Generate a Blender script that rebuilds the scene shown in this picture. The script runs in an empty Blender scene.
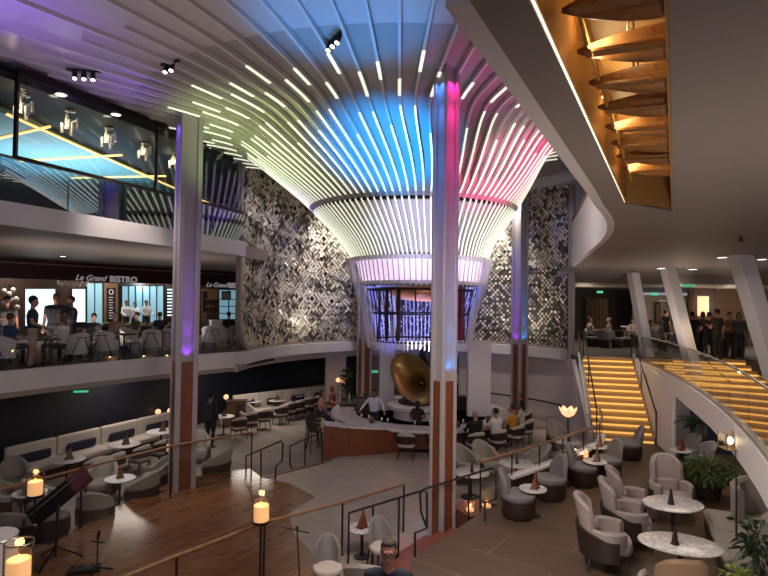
import bpy, bmesh, math, random
import numpy as np
from mathutils import Vector, Matrix
random.seed(11)
PI = math.pi
scene = bpy.context.scene
COL = scene.collection
# ------------------------------------------------------------------ camera
F_PX = 555.0
CAM = Vector((0, 0, 4.8))
_p, _r = math.radians(1.45), math.radians(0.8)
FWD = Vector((0, math.cos(_p), math.sin(_p)))
_u0 = Vector((0, -math.sin(_p), math.cos(_p)))
_r0 = Vector((1, 0, 0))
RIGHT = math.cos(_r) * _r0 + math.sin(_r) * _u0
UP = math.cos(_r) * _u0 - math.sin(_r) * _r0

def at(px, py, z=None, d=None):
    """the point of a level z (or of the depth d) that lies along a sight line of the photograph"""
    v = FWD + RIGHT * ((px - 384) / F_PX) - UP * ((py - 288) / F_PX)
    t = (z - CAM.z) / v.z if z is not None else d / v.y
    return CAM + v * t

def xy(px, py, z):
    p = at(px, py, z)
    return (p.x, p.y)

cam = bpy.data.cameras.new('camera')
cam.lens = F_PX / 768 * 36
cam.sensor_width = 36
cam.sensor_fit = 'HORIZONTAL'
cam.clip_start = 0.05
cam.clip_end = 300
cam_o = bpy.data.objects.new('camera', cam)
COL.objects.link(cam_o)
m = Matrix((RIGHT, UP, -FWD)).transposed().to_4x4()
m.translation = CAM
cam_o.matrix_world = m
scene.camera = cam_o
vs = scene.view_settings
vs.view_transform = 'Standard'
vs.look = 'None'
vs.gamma = 1
vs.exposure = 0.22
vs.use_curve_mapping = False

# ------------------------------------------------------------------ materials
def lin(c):
    if isinstance(c, str):
        c = tuple(int(c[i:i + 2], 16) / 255 for i in (0, 2, 4))
    return tuple(x / 12.92 if x <= 0.04045 else ((x + 0.055) / 1.055) ** 2.4 for x in c) + (1.0,)

class NT:
    def __init__(s, name):
        s.m = bpy.data.materials.new(name)
        s.m.use_nodes = True
        s.t = s.m.node_tree
        s.b = s.t.nodes['Principled BSDF']
        s.out = s.t.nodes['Material Output']
    def n(s, typ, **kw):
        nd = s.t.nodes.new(typ)
        for k, v in kw.items():
            setattr(nd, k, v)
        return nd
    def l(s, a, b):
        s.t.links.new(a, b)
    def coord(s, scale=(1, 1, 1), rot=(0, 0, 0)):
        tc = s.n('ShaderNodeTexCoord')
        mp = s.n('ShaderNodeMapping')
        mp.inputs['Scale'].default_value = scale
        mp.inputs['Rotation'].default_value = rot
        s.l(tc.outputs['Object'], mp.inputs['Vector'])
        return mp.outputs['Vector']
    def mix(s, fac, a, b):
        mx = s.n('ShaderNodeMix', data_type='RGBA')
        if isinstance(fac, (int, float)):
            mx.inputs[0].default_value = fac
        else:
            s.l(fac, mx.inputs[0])
        for i, c in ((6, a), (7, b)):
            if hasattr(c, 'is_linked'):
                s.l(c, mx.inputs[i])
            else:
                mx.inputs[i].default_value = lin(c)
        return mx.outputs[2]
    def bump(s, h, strength=.3, dist=.01):
        b = s.n('ShaderNodeBump')
        b.inputs['Strength'].default_value = strength
        b.inputs['Distance'].default_value = dist
        s.l(h, b.inputs['Height'])
        s.l(b.outputs['Normal'], s.b.inputs['Normal'])

def plain(name, c, rough=.6, metal=0., var=.12, scale=6., bump=0., bscale=60., spec=.5):
    t = NT(name)
    t.b.inputs['Roughness'].default_value = rough
    t.b.inputs['Metallic'].default_value = metal
    t.b.inputs['Specular IOR Level'].default_value = spec
    v = t.coord()
    nz = t.n('ShaderNodeTexNoise')
    nz.inputs['Scale'].default_value = scale
    nz.inputs['Detail'].default_value = 4
    t.l(v, nz.inputs['Vector'])
    base = lin(c)
    dark = tuple(x * (1 - var) for x in base[:3]) + (1,)
    mx = t.n('ShaderNodeMix', data_type='RGBA')
    mx.inputs[6].default_value = dark
    mx.inputs[7].default_value = tuple(min(1, x * (1 + var * .6)) for x in base[:3]) + (1,)
    t.l(nz.outputs['Fac'], mx.inputs[0])
    t.l(mx.outputs[2], t.b.inputs['Base Color'])
    if bump:
        n2 = t.n('ShaderNodeTexNoise')
        n2.inputs['Scale'].default_value = bscale
        t.l(v, n2.inputs['Vector'])
        t.bump(n2.outputs['Fac'], bump)
    return t.m

def wood(name, a, b, rough=.4, scale=3., stretch=(1, 1, .12), rot=(0, 0, 0), spec=.5):
    t = NT(name)
    v = t.coord(stretch, rot)
    nz = t.n('ShaderNodeTexNoise')
    nz.inputs['Scale'].default_value = scale * 6
    nz.inputs['Detail'].default_value = 6
    nz.inputs['Distortion'].default_value = 1.2
    t.l(v, nz.inputs['Vector'])
    cr = t.n('ShaderNodeMapRange')
    cr.inputs[1].default_value = .3
    cr.inputs[2].default_value = .7
    t.l(nz.outputs['Fac'], cr.inputs[0])
    t.l(t.mix(cr.outputs[0], a, b), t.b.inputs['Base Color'])
    t.b.inputs['Roughness'].default_value = rough
    t.b.inputs['Specular IOR Level'].default_value = spec
    return t.m

def bricks(name, a, b, mortar, bw, rh, ms=.01, rough=.5, rot=0., bumpy=0., spec=.5, offset=.5, noise=.25):
    t = NT(name)
    v = t.coord((1, 1, 1), (0, 0, rot))
    br = t.n('ShaderNodeTexBrick')
    br.offset = offset
    br.inputs['Scale'].default_value = 1
    br.inputs['Mortar Size'].default_value = ms
    br.inputs['Brick Width'].default_value = bw
    br.inputs['Row Height'].default_value = rh
    br.inputs['Color1'].default_value = lin(a)
    br.inputs['Color2'].default_value = lin(b)
    br.inputs['Mortar'].default_value = lin(mortar)
    t.l(v, br.inputs['Vector'])
    nz = t.n('ShaderNodeTexNoise')
    nz.inputs['Scale'].default_value = 9
    nz.inputs['Detail'].default_value = 6
    v2 = t.coord((.25, 1, 1), (0, 0, rot))
    t.l(v2, nz.inputs['Vector'])
    mx = t.n('ShaderNodeMix', data_type='RGBA', blend_type='MULTIPLY')
    mx.inputs[0].default_value = noise * 2
    t.l(br.outputs['Color'], mx.inputs[6])
    cr = t.n('ShaderNodeValToRGB')
    cr.color_ramp.elements[0].position = .3
    cr.color_ramp.elements[0].color = (.45, .45, .45, 1)
    cr.color_ramp.elements[1].position = .65
    t.l(nz.outputs['Fac'], cr.inputs['Fac'])
    t.l(cr.outputs['Color'], mx.inputs[7])
    t.l(mx.outputs[2], t.b.inputs['Base Color'])
    t.b.inputs['Roughness'].default_value = rough
    t.b.inputs['Specular IOR Level'].default_value = spec
    return t.m

def marble(name, a, b, rough=.25):
    t = NT(name)
    v = t.coord()
    nz = t.n('ShaderNodeTexNoise')
    nz.inputs['Scale'].default_value = 5
    nz.inputs['Detail'].default_value = 8
    nz.inputs['Distortion'].default_value = 2.5
    t.l(v, nz.inputs['Vector'])
    cr = t.n('ShaderNodeMapRange')
    cr.inputs[1].default_value = .42
    cr.inputs[2].default_value = .55
    t.l(nz.outputs['Fac'], cr.inputs[0])
    t.l(t.mix(cr.outputs[0], a, b), t.b.inputs['Base Color'])
    t.b.inputs['Roughness'].default_value = rough
    return t.m

def glow(name, c, strength, base=None):
    t = NT(name)
    t.b.inputs['Base Color'].default_value = lin(base or c)
    t.b.inputs['Emission Color'].default_value = lin(c)
    t.b.inputs['Emission Strength'].default_value = strength
    t.b.inputs['Roughness'].default_value = .5
    return t.m

def glassmat(name, tint=(.93, .95, .95), rough=.0, refl=1.0, f0=.035):
    t = NT(name)
    t.t.nodes.remove(t.b)
    tr = t.n('ShaderNodeBsdfTransparent')
    tr.inputs['Color'].default_value = (*tint, 1)
    gl = t.n('ShaderNodeBsdfGlossy')
    gl.inputs['Roughness'].default_value = rough
    gl.inputs['Color'].default_value = (refl, refl, refl, 1)
    lw = t.n('ShaderNodeLayerWeight')
    lw.inputs['Blend'].default_value = .5
    pw = t.n('ShaderNodeMath', operation='POWER')
    pw.inputs[1].default_value = 4.5
    t.l(lw.outputs['Facing'], pw.inputs[0])
    ma = t.n('ShaderNodeMath', operation='MULTIPLY_ADD')
    ma.inputs[1].default_value = .75
    ma.inputs[2].default_value = f0
    t.l(pw.outputs[0], ma.inputs[0])
    mx = t.n('ShaderNodeMixShader')
    t.l(ma.outputs[0], mx.inputs[0])
    t.l(tr.outputs[0], mx.inputs[1])
    t.l(gl.outputs[0], mx.inputs[2])
    t.l(mx.outputs[0], t.out.inputs['Surface'])
    return t.m

MT = dict(
    white=plain('white_paint', 'd9d5d6', .45, var=.04),
    ceil=plain('ceiling_paint', 'b9b2b2', .35, var=.05),
    ceil_r=plain('soffit_paint', '8c8480', .6, var=.05),
    ceil_d=plain('dark_ceiling', '2b2a2c', .75, var=.2, spec=.2),
    teal=plain('teal_ceiling', '5d8187', .5, var=.1),
    fascia=plain('fascia_paint', 'c9c3c4', .45, var=.05),
    beige=plain('beige_trim', '8d8078', .5, var=.1),
    navy=plain('navy_wall', '0e1220', .6, var=.3, scale=20),
    navylit=plain('navy_wall_lit', '1c2440', .6, var=.2),  # lit copy of the navy wall, brightness put into the colour
    colp=plain('column_paint', '9f979c', .4, var=.05),
    liner=plain('liner_paint', '98928f', .5, var=.05),
    ribw=plain('rib_paint', 'c6c0bd', .45, var=.04),
    navyfab=plain('navy_fabric', '1a2036', .8, bump=.2),
    lilac=plain('grey_wall', 'b0a6a8', .55, var=.06),
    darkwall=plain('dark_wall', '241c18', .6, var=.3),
    tanwall=plain('tan_wall', '8a6d55', .6, var=.15),
    cream=plain('cream_fabric', 'bdb2a8', .85, var=.12, scale=15, bump=.15),
    creamwall=plain('cream_wall', 'b5a694', .6),
    mauve=plain('mauve_fabric', '9c8f8e', .9, var=.15, scale=25, bump=.25, bscale=120),
    greyfab=plain('grey_fabric', '777474', .9, var=.15, scale=25, bump=.25, bscale=120),
    stone=plain('stone_fabric', '8f8980', .9, var=.12, scale=18, bump=.2),
    tan=plain('tan_leather', '80674f', .7, var=.1),
    brownfab=plain('brown_leather', '2e211d', .55, var=.25),
    black=plain('black_metal', '121213', .4, var=.2),
    bronze=plain('bronze_metal', '2e2420', .35, metal=.6, var=.2),
    steel=plain('steel', '8d8c8d', .3, metal=.9),
    gold=plain('brass', '9c8250', .32, metal=.85, var=.2),
    copper=plain('copper', 'b9783f', .4, metal=.25, var=.25),
    woodred=wood('red_wood', '5a3120', '82492c', .36),
    wooddark=wood('dark_wood', '2a1b16', '45302a', .45),
    woodmid=wood('mid_wood', '5a3823', '7a5236', .4),
    woodrail=wood('rail_wood', '6d4a30', '8d6847', .35, stretch=(.2, 1, 1)),
    fin=wood('fin_wood', '6b4526', '93662f', .45, stretch=(.3, 1, 1)),
    gild=plain('gilded_cove', 'a8844e', .45, var=.12),
    dance=bricks('parquet', '83573a', '6d4529', '4b2f1b', 2.4, .13, .004, .17, rot=math.radians(-57), noise=.3),
    carpet=bricks('plaza_carpet', 'a3958a', '998b82', '8a7d76', 1.4, .7, .01, .75, rot=math.radians(60), noise=.15, spec=.3),
    carpetl=bricks('lounge_carpet', '8f847c', '877c75', '7a6f6a', 1.6, .5, .01, .85, rot=math.radians(40), noise=.2, spec=.2),
    platf=bricks('platform_tile', '5e4a38', '564433', '7d6b59', 2.2, .95, .011, .5, rot=math.radians(38), noise=.2),
    deck=plain('deck_carpet', '4a423e', .8, var=.2),
    marble=marble('marble', 'd6d2d0', 'b9b4b3'),
    glass=glassmat('clear_glass', (.93, .945, .945)),
    glassd=glassmat('tinted_glass', (.70, .76, .80), f0=.16),
    glassl=glassmat('lamp_glass', (.97, .95, .92), .05),
    led=glow('led_strip', 'f1f5dc', .78),
    ledw=glow('warm_led', 'ffe6cc', 2.0),
    ledy=glow('cove_led', 'ffcf78', 1.2),
    riser=glow('lit_riser', 'f2bb62', .72),  # riser glows itself, standing in for strip light falling on it
    drum=glow('drum_diffuser', 'f1d6f3', .72),
    flame=glow('flame', 'ffc070', 2.5),
    candle=glow('lit_candle', 'ffc58a', .55),
    lampshade=glow('lit_shade', 'ffb98a', 1.1),
    bulb=glow('lit_bulb', 'ffe6b8', 5.0),
    down=glow('downlight', 'fff0d8', 6.0),
    winlit=glow('lit_window', 'cfe8f0', 1.0),
    winblue=glow('lit_blue_window', '86b6c8', .5),
    tread=plain('oak_tread', 'b58b54', .5),
    exit=glow('exit_green', '1fae7c', .8),
    crystal=plain('crystal', 'e5dfd6', .08, metal=.3, var=.1),
    leaf=plain('leaf_green', '526636', .5, var=.4, scale=12),
    leafy=plain('leaf_yellow_green', '76863a', .5, var=.3, scale=12),
    leafd=plain('leaf_dark', '26361f', .45, var=.4, scale=12),
    bark=plain('bark', '5b4636', .8, var=.3, scale=20, bump=.5),
    redpan=plain('crimson_panel', '8c1238', .5, var=.1),
    rod=plain('rod_white', 'd7d5e2', .4, var=.03),
    sign=plain('maroon_sign', '431a25', .5, var=.15),
    letter=glow('sign_letter', 'c8bcc2', .3),
    pinkfab=plain('orchid_case', '4f2636', .6),
    signtxt=plain('grey_lettering', '9a9a98', .5),
    tile_a=plain('tile_champagne', 'cdc3b0', .35, metal=.2, var=.2, scale=3),
    tile_b=plain('tile_pewter', '9a9182', .35, metal=.25, var=.2, scale=3),
    tile_c=plain('tile_smoke', '5a544b', .3, metal=.2, var=.2, scale=3),
    tile_bk=plain('tile_backing', '453f37', .5, var=.2),
    brick_menu=plain('menu_board', '17130f', .5),
    bottle_g=plain('bottle_green', '2d4a33', .15),
    bottle_a=plain('bottle_amber', '6e3d14', .15),
    bottle_c=plain('bottle_clear', 'a8b0b4', .12),
    eye=plain('eye_dark', '1d1614', .4),
)
_cm = {}
def cloth(hexc, rough=.85):
    if hexc not in _cm:
        _cm[hexc] = plain('cloth_' + hexc, hexc, rough, var=.15, scale=14)
    return _cm[hexc]

# ------------------------------------------------------------------ mesh builder
class MB:
    def __init__(s):
        s.v, s.f, s.mi = [], [], []
    def add(s, vs, fs, mi=0):
        k = len(s.v)
        s.v.extend([tuple(p) for p in vs])
        s.f.extend([tuple(i + k for i in f) for f in fs])
        s.mi.extend([mi] * len(fs))
        return s
    def box(s, c, size, rz=0, rx=0, ry=0, mi=0, bev=0):
        h = [x / 2 for x in size]
        M = Matrix.Rotation(rz, 3, 'Z') @ Matrix.Rotation(ry, 3, 'Y') @ Matrix.Rotation(rx, 3, 'X')
        if bev > 0:
            b = min(bev, min(h) * .95)
            vs = []
            for sx in (-1, 1):
                for sy in (-1, 1):
                    for sz in (-1, 1):
                        vs.append((sx * (h[0] - b), sy * (h[1] - b), sz * h[2]))
                        vs.append((sx * (h[0] - b), sy * h[1], sz * (h[2] - b)))
                        vs.append((sx * h[0], sy * (h[1] - b), sz * (h[2] - b)))
            bm = bmesh.new()
            for p in vs:
                bm.verts.new(p)
            bmesh.ops.convex_hull(bm, input=bm.verts)
            bm.verts.index_update()
            out = [M @ v.co + Vector(c) for v in bm.verts]
            fs = [[v.index for v in f.verts] for f in bm.faces]
            bm.free()
            return s.add(out, fs, mi)
        vs = [M @ Vector((x * h[0], y * h[1], z * h[2])) + Vector(c) for x in (-1, 1) for y in (-1, 1) for z in (-1, 1)]
        return s.add(vs, [(0, 1, 3, 2), (4, 6, 7, 5), (0, 4, 5, 1), (2, 3, 7, 6), (0, 2, 6, 4), (1, 5, 7, 3)], mi)
    def bar(s, p0, p1, w, h, mi=0, up=(0, 0, 1)):
        p0, p1 = Vector(p0), Vector(p1)
        d = (p1 - p0).normalized()
        u = Vector(up)
        a = d.cross(u)
        if a.length < 1e-4:
            a = d.cross(Vector((1, 0, 0)))
        a.normalize()
        b = a.cross(d).normalized()
        vs = []
        for p in (p0, p1):
            for x, y in ((-1, -1), (1, -1), (1, 1), (-1, 1)):
                vs.append(p + a * (x * w / 2) + b * (y * h / 2))
        return s.add(vs, [(3, 2, 1, 0), (4, 5, 6, 7), (0, 1, 5, 4), (1, 2, 6, 5), (2, 3, 7, 6), (3, 0, 4, 7)], mi)
    def cyl(s, p0, p1, r0, r1=None, n=12, mi=0):
        r1 = r0 if r1 is None else r1
        p0, p1 = Vector(p0), Vector(p1)
        d = (p1 - p0).normalized()
        a = d.cross(Vector((0, 0, 1)))
        if a.length < 1e-4:
            a = Vector((1, 0, 0))
        a.normalize()
        b = d.cross(a)
        vs = []
        for p, r in ((p0, r0), (p1, r1)):
            for k in range(n):
                t = 2 * PI * k / n
                vs.append(p + a * (r * math.cos(t)) + b * (r * math.sin(t)))
        fs = [(k, (k + 1) % n, n + (k + 1) % n, n + k) for k in range(n)]
        fs += [tuple(range(n - 1, -1, -1)), tuple(range(n, 2 * n))]
        return s.add(vs, fs, mi)
    def tube(s, pts, r, n=8, mi=0, closed=False):
        pts = [Vector(p) for p in pts]
        m = len(pts)
        vs = []
        pa = None
        for i, p in enumerate(pts):
            if closed:
                d = pts[(i + 1) % m] - pts[i - 1]
            else:
                d = pts[min(i + 1, m - 1)] - pts[max(i - 1, 0)]
            d.normalize()
            if pa is None:
                a = d.cross(Vector((0, 0, 1)))
                if a.length < 1e-3:
                    a = d.cross(Vector((1, 0, 0)))
            else:
                a = pa - d * pa.dot(d)
            a.normalize()
            pa = a
            b = d.cross(a)
            rr = r(i / (m - 1)) if callable(r) else r
            for k in range(n):
                t = 2 * PI * k / n
                vs.append(p + a * (rr * math.cos(t)) + b * (rr * math.sin(t)))
        fs = []
        for i in range(m if closed else m - 1):
            j = (i + 1) % m
            for k in range(n):
                fs.append((i * n + k, i * n + (k + 1) % n, j * n + (k + 1) % n, j * n + k))
        if not closed:
            fs += [tuple(range(n - 1, -1, -1)), tuple(range((m - 1) * n, m * n))]
        return s.add(vs, fs, mi)
    def lathe(s, prof, c=(0, 0, 0), n=24, mi=0, sx=1, sy=1, a0=0, a1=2 * PI):
        c = Vector(c)
        full = abs(a1 - a0 - 2 * PI) < 1e-6
        cnt = n if full else n + 1
        vs = []
        for r, z in prof:
            for k in range(cnt):
                t = a0 + (a1 - a0) * k / n
                vs.append(c + Vector((r * sx * math.cos(t), r * sy * math.sin(t), z)))
        fs = []
        for i in range(len(prof) - 1):
            for k in range(n):
                k2 = (k + 1) % cnt
                fs.append((i * cnt + k, i * cnt + k2, (i + 1) * cnt + k2, (i + 1) * cnt + k))
        if full:
            if prof[0][0] > 1e-5:
                fs.append(tuple(range(cnt - 1, -1, -1)))
            if prof[-1][0] > 1e-5:
                fs.append(tuple(range((len(prof) - 1) * cnt, len(prof) * cnt)))
        return s.add(vs, fs, mi)
    def ball(s, c, r, n=12, m=8, mi=0, R=None):
        if not hasattr(r, '__len__'):
            r = (r, r, r)
        c = Vector(c)
        vs = []
        for i in range(1, m):
            ph = PI * i / m
            for k in range(n):
                t = 2 * PI * k / n
                vs.append(Vector((r[0] * math.sin(ph) * math.cos(t), r[1] * math.sin(ph) * math.sin(t), r[2] * math.cos(ph))))
        vs += [Vector((0, 0, r[2])), Vector((0, 0, -r[2]))]
        if R is not None:
            vs = [R @ v for v in vs]
        vs = [v + c for v in vs]
        fs = []
        for i in range(m - 2):
            for k in range(n):
                fs.append((i * n + k, (i + 1) * n + k, (i + 1) * n + (k + 1) % n, i * n + (k + 1) % n))
        T, B = (m - 1) * n, (m - 1) * n + 1
        for k in range(n):
            fs.append((T, k, (k + 1) % n))
            fs.append((B, (m - 2) * n + (k + 1) % n, (m - 2) * n + k))
        return s.add(vs, fs, mi)
    def prism(s, poly, z0, z1, mi=0):
        n = len(poly)
        area = sum(poly[i][0] * poly[(i + 1) % n][1] - poly[(i + 1) % n][0] * poly[i][1] for i in range(n))
        if area < 0:
            poly = poly[::-1]
        vs = [(x, y, z0) for x, y in poly] + [(x, y, z1) for x, y in poly]
        fs = [tuple(range(n - 1, -1, -1)), tuple(range(n, 2 * n))]
        fs += [(i, (i + 1) % n, n + (i + 1) % n, n + i) for i in range(n)]
        return s.add(vs, fs, mi)
    def wall(s, pts, z0, z1, th, mi=0):
        """a wall of thickness th that follows the plan polyline pts; z0 / z1 numbers or lists"""
        n = len(pts)
        L, R = offset(pts, th / 2), offset(pts, -th / 2)
        Z0 = z0 if hasattr(z0, '__len__') else [z0] * n
        Z1 = z1 if hasattr(z1, '__len__') else [z1] * n
        vs = []
        for i in range(n):
            vs += [(*L[i], Z0[i]), (*R[i], Z0[i]), (*R[i], Z1[i]), (*L[i], Z1[i])]
        fs = []
        for i in range(n - 1):
            a, b = 4 * i, 4 * i + 4
            for k in range(4):
                fs.append((a + k, b + k, b + (k + 1) % 4, a + (k + 1) % 4))
        fs += [(3, 2, 1, 0), tuple(4 * (n - 1) + k for k in range(4))]
        return s.add(vs, fs, mi)
    def build(s, name, mats, parent=None, smooth=False, world=False, sub=0, bevel=0):
        me = bpy.data.meshes.new(name)
        me.from_pydata(s.v, [], s.f)
        bm = bmesh.new()
        bm.from_mesh(me)
        bmesh.ops.recalc_face_normals(bm, faces=bm.faces)
        bm.to_mesh(me)
        bm.free()
        if not isinstance(mats, (list, tuple)):
            mats = [mats]
        for x in mats:
            me.materials.append(MT[x] if isinstance(x, str) else x)
        me.polygons.foreach_set('material_index', s.mi)
        if smooth:
            me.polygons.foreach_set('use_smooth', [True] * len(me.polygons))
            try:
                me.set_sharp_from_angle(angle=math.radians(42))
            except Exception:
                pass
        o = bpy.data.objects.new(name, me)
        COL.objects.link(o)
        if parent is not None:
            o.parent = parent
            if world:
                o.matrix_local = (parent.matrix_parent_inverse if False else wm(parent)).inverted()
        if bevel:
            b = o.modifiers.new('bevel', 'BEVEL')
            b.width = bevel
            b.segments = 2
        if sub:
            b = o.modifiers.new('sub', 'SUBSURF')
            b.levels = sub
            b.render_levels = sub
        return o

def wm(o):
    m = o.matrix_basis.copy()
    return wm(o.parent) @ m if o.parent else m

def offset(pts, d):
    out = []
    n = len(pts)
    for i in range(n):
        a = Vector(pts[max(i - 1, 0)][:2])
        b = Vector(pts[min(i + 1, n - 1)][:2])
        t = (b - a).normalized()
        nn = Vector((-t.y, t.x))
        out.append((pts[i][0] + nn.x * d, pts[i][1] + nn.y * d))
    return out

def smooth_line(pts, k=6):
    """Catmull-Rom through the points"""
    P = [Vector(p) for p in pts]
    out = []
    n = len(P)
    for i in range(n - 1):
        p0, p1, p2, p3 = P[max(i - 1, 0)], P[i], P[i + 1], P[min(i + 2, n - 1)]
        for j in range(k):
            t = j / k
            out.append(.5 * ((2 * p1) + (p2 - p0) * t + (2 * p0 - 5 * p1 + 4 * p2 - p3) * t * t + (3 * p1 - p0 - 3 * p2 + p3) * t ** 3))
    out.append(P[-1])
    return out

def tag(o, label, cat, group=None, kind=None):
    o['label'] = label
    o['category'] = cat
    if group:
        o['group'] = group
    if kind:
        o['kind'] = kind
    return o

def thing(name, label, cat, loc=(0, 0, 0), rz=0., group=None):
    o = bpy.data.objects.new(name, None)
    o.empty_display_size = .1
    COL.objects.link(o)
    o.location = loc
    o.rotation_euler = (0, 0, rz)
    return tag(o, label, cat, group)

def struct(name, mb, mat, smooth=False, parent=None):
    o = mb.build(name, mat, parent, smooth)
    if parent is None:
        o['kind'] = 'structure'
    return o

KIDS = {}
def kids(o):
    return [c for c in COL.objects if c.parent is o]

def copy_tree(o, parent=None, _k=None):
    c = o.copy()
    COL.objects.link(c)
    if parent is not None:
        c.parent = parent
    for ch in list(o.children):
        copy_tree(ch, c)
    return c

def place(proto, used, loc, rz, label, group=None):
    """first call uses the prototype itself, later calls copy it with its parts"""
    o = proto if not used else copy_tree(proto)
    used.append(1)
    o.location = loc
    o.rotation_euler = (0, 0, rz)
    o['label'] = label
    if group:
        o['group'] = group
    return o

def face(dx, dy):
    return math.atan2(dx, -dy)

def light(kind, name, loc, energy, color, target=None, size=.2, spot=60, blend=.6, size_y=None):
    l = bpy.data.lights.new(name, kind)
    l.energy = energy
    l.color = lin(color)[:3] if isinstance(color, str) else color
    if kind == 'AREA':
        l.size = size
        if size_y:
            l.shape = 'RECTANGLE'
            l.size_y = size_y
    elif kind in ('SPOT', 'POINT'):
        l.shadow_soft_size = size
    if kind == 'SPOT':
        l.spot_size = math.radians(spot)
        l.spot_blend = blend
    o = bpy.data.objects.new(name, l)
    COL.objects.link(o)
    o.location = loc
    if target is not None:
        o.rotation_euler = (Vector(target) - Vector(loc)).to_track_quat('-Z', 'Y').to_euler()
    return o
# ================================================================== THE SHELL
struct('floor', MB().prism([(-32, -6), (32, -6), (32, 44), (-32, 44)], -.6, -.3), 'carpetl')
EDGE = [xy(-90, 625, 0), xy(60, 540, 0), xy(110, 510, 0), xy(170, 483, 0), xy(215, 473, 0), xy(250, 469, 0), xy(262, 478, 0)]
plz = EDGE + [xy(322, 463, 0), xy(337, 456, 0), (-.6, 18.6), (-1.0, 21), (-.6, 24), (-.5, 29), (9, 29), (12, 22), (14, 5), (0, 2), (-8, 3)]
struct('floor_plaza', MB().prism(plz, -.3, 0), 'carpet')
stg = EDGE + [xy(290, 484, 0), xy(315, 497, 0), xy(288, 514, 0), xy(295, 535, 0), xy(318, 560, 0), xy(335, 590, 0), xy(345, 640, 0), (-1, 4), (-6, 4)]
struct('floor_parquet', MB().prism(stg, 0, .012), 'dance')
mb = MB()
nos = [EDGE[-1], xy(322, 463, 0), xy(337, 456, 0)]
for a, b in zip(nos[:-1], nos[1:]):
    mb.bar((*a, -.06), (*b, -.06), .16, .16)
struct('trim_step', mb, 'woodmid')
# raised platform on the right
PE = [(2.0, 11.3), (3.4, 12.55), (4.7, 13.8), (5.8, 14.9), (6.3, 16.0), (6.55, 17.3)]
plat = [(.52, 9.2), (1.9, 11.1)] + PE + [(8.5, 17.3), (9.6, 16.6), (15, 16.6), (15, 1.2), (.3, 1.2), (.3, 7.5)]
struct('floor_platform', MB().prism(plat, 0, .6), 'platf')

D4 = 2.95
FA = [at(-230, 392, 3.0), at(-100, 380.8, 3.0), at(0, 372, 3.0), at(65, 366, 3.0), at(130, 360.3, 3.0), at(185, 356, 3.0), at(240, 352, 3.0)]
FA = [(p.x, p.y) for p in FA]
MOS = [(-5.0, 19.0), (-4.75, 20.6), (-4.0, 22.3), (-2.8, 23.9), (-1.1, 25.2), (1.4, 25.9), (3.9, 25.4), (5.6, 24.3), (6.7, 23.1), (7.3, 22.0)]
MOS = [(p.x, p.y) for p in smooth_line([Vector((x, y, 0)) for x, y in MOS], 6)]
struct('floor_bistro', MB().prism([(x - .1, y + .1) for x, y in FA] + [(-4.6, 20.6), (-4.0, 22.6), (-3, 24.2), (-1.3, 25.6), (-1, 36), (-34, 36), (-34, 9)], 2.45, D4), 'deck')
fa = smooth_line([Vector((x, y, 0)) for x, y in FA], 5)
fa = [(p.x, p.y) for p in fa]
struct('trim_balcony', MB().wall(fa, 2.5, 3.02, .16), 'fascia', smooth=True)
struct('trim_balcony_lower', MB().wall(fa, 2.37, 2.5, .2), 'beige', smooth=True)
lip = offset(MOS, -.12)
z1 = 3.0
struct('trim_mosaic_ledge', MB().wall(lip, 2.62, 3.02, .5), 'fascia', smooth=True)
struct('trim_mosaic_ledge_lower', MB().wall(offset(MOS, .12), 2.35, 2.62, .3), 'lilac', smooth=True)

# lower lounge back wall (navy) and its ends
NAVY = [(-11.9, 13.7), (-10.75, 15.9), (-8.2, 21.0), (-6.9, 24.8), (-4.6, 27.3), (-2.0, 28.4), (-.9, 28.6)]
NV = [(p.x, p.y) for p in smooth_line([Vector((x, y, 0)) for x, y in NAVY], 4)]
struct('wall_lounge', MB().wall(NV, -.3, 2.45, .2), 'navy', smooth=True)
struct('wall_lounge_end', MB().wall([(-13.2, 12.4), (-11.2, 15.2)], -.3, 2.45, .2), 'woodred')
struct('wall_behind_bar', MB().wall([(-1.0, 28.5), (2.6, 28.4), (6.5, 26.5)], -.3, 2.6, .2), 'creamwall')
LW = [p for p in offset(MOS, -.05) if p[0] > 2.5]
struct('wall_lower', MB().wall(LW + [(7.3, 21.3), (6.46, 17.3)], -.3, [2.66] * len(LW) + [2.7, .86], .14), 'lilac', smooth=True)
mb = MB().box((-2.15, 25.2, 1.0), (.9, .5, 2.7), .2)
struct('wall_pier', mb, 'lilac')

# main ceiling
struct('ceiling', MB().prism([(-32, -6), (20, -6), (20, 44), (-32, 44)], 9.74, 9.9), 'ceil')

# ---- upper deck, left
E5 = [(-13.04, -.7), (-7.82, 11.3), (-4.86, 18.1), (-4.7, 18.6)]
struct('floor_upper_left', MB().prism(E5 + [(-4.95, 19.2), (-4.4, 21.6), (-3.0, 24.4), (-1.0, 26), (-1, 38), (-34, 38), (-34, -1)], 6.30, 6.72), 'beige')
struct('trim_upper_left', MB().wall(E5, 6.27, 6.76, .1), 'fascia')
struct('ceiling_upper_edge', MB().prism([(-13.1, -.6), (-7.95, 11.3), (-5.0, 18.1), (-5.2, 20), (-6.6, 26), (-8.0, 26), (-9.2, 13.2), (-10.2, 8), (-17, -1)], 9.34, 9.5), 'ceil_d')
struct('ceiling_upper', MB().prism([(-10.2, 8), (-9.2, 13.2), (-8.0, 26), (-8, 38), (-34, 38), (-34, -1), (-17, -1)], 9.2, 9.34), 'teal')
struct('wall_upper', MB().wall([(-30, 20), (-16, 31), (-3, 34)], 6.72, 9.2, .2), 'teal')
struct('wall_upper_end', MB().wall([(-5.05, 19.3), (-4.85, 20.6), (-4.1, 22.4)], 6.72, 9.6, .12), 'darkwall')
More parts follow.
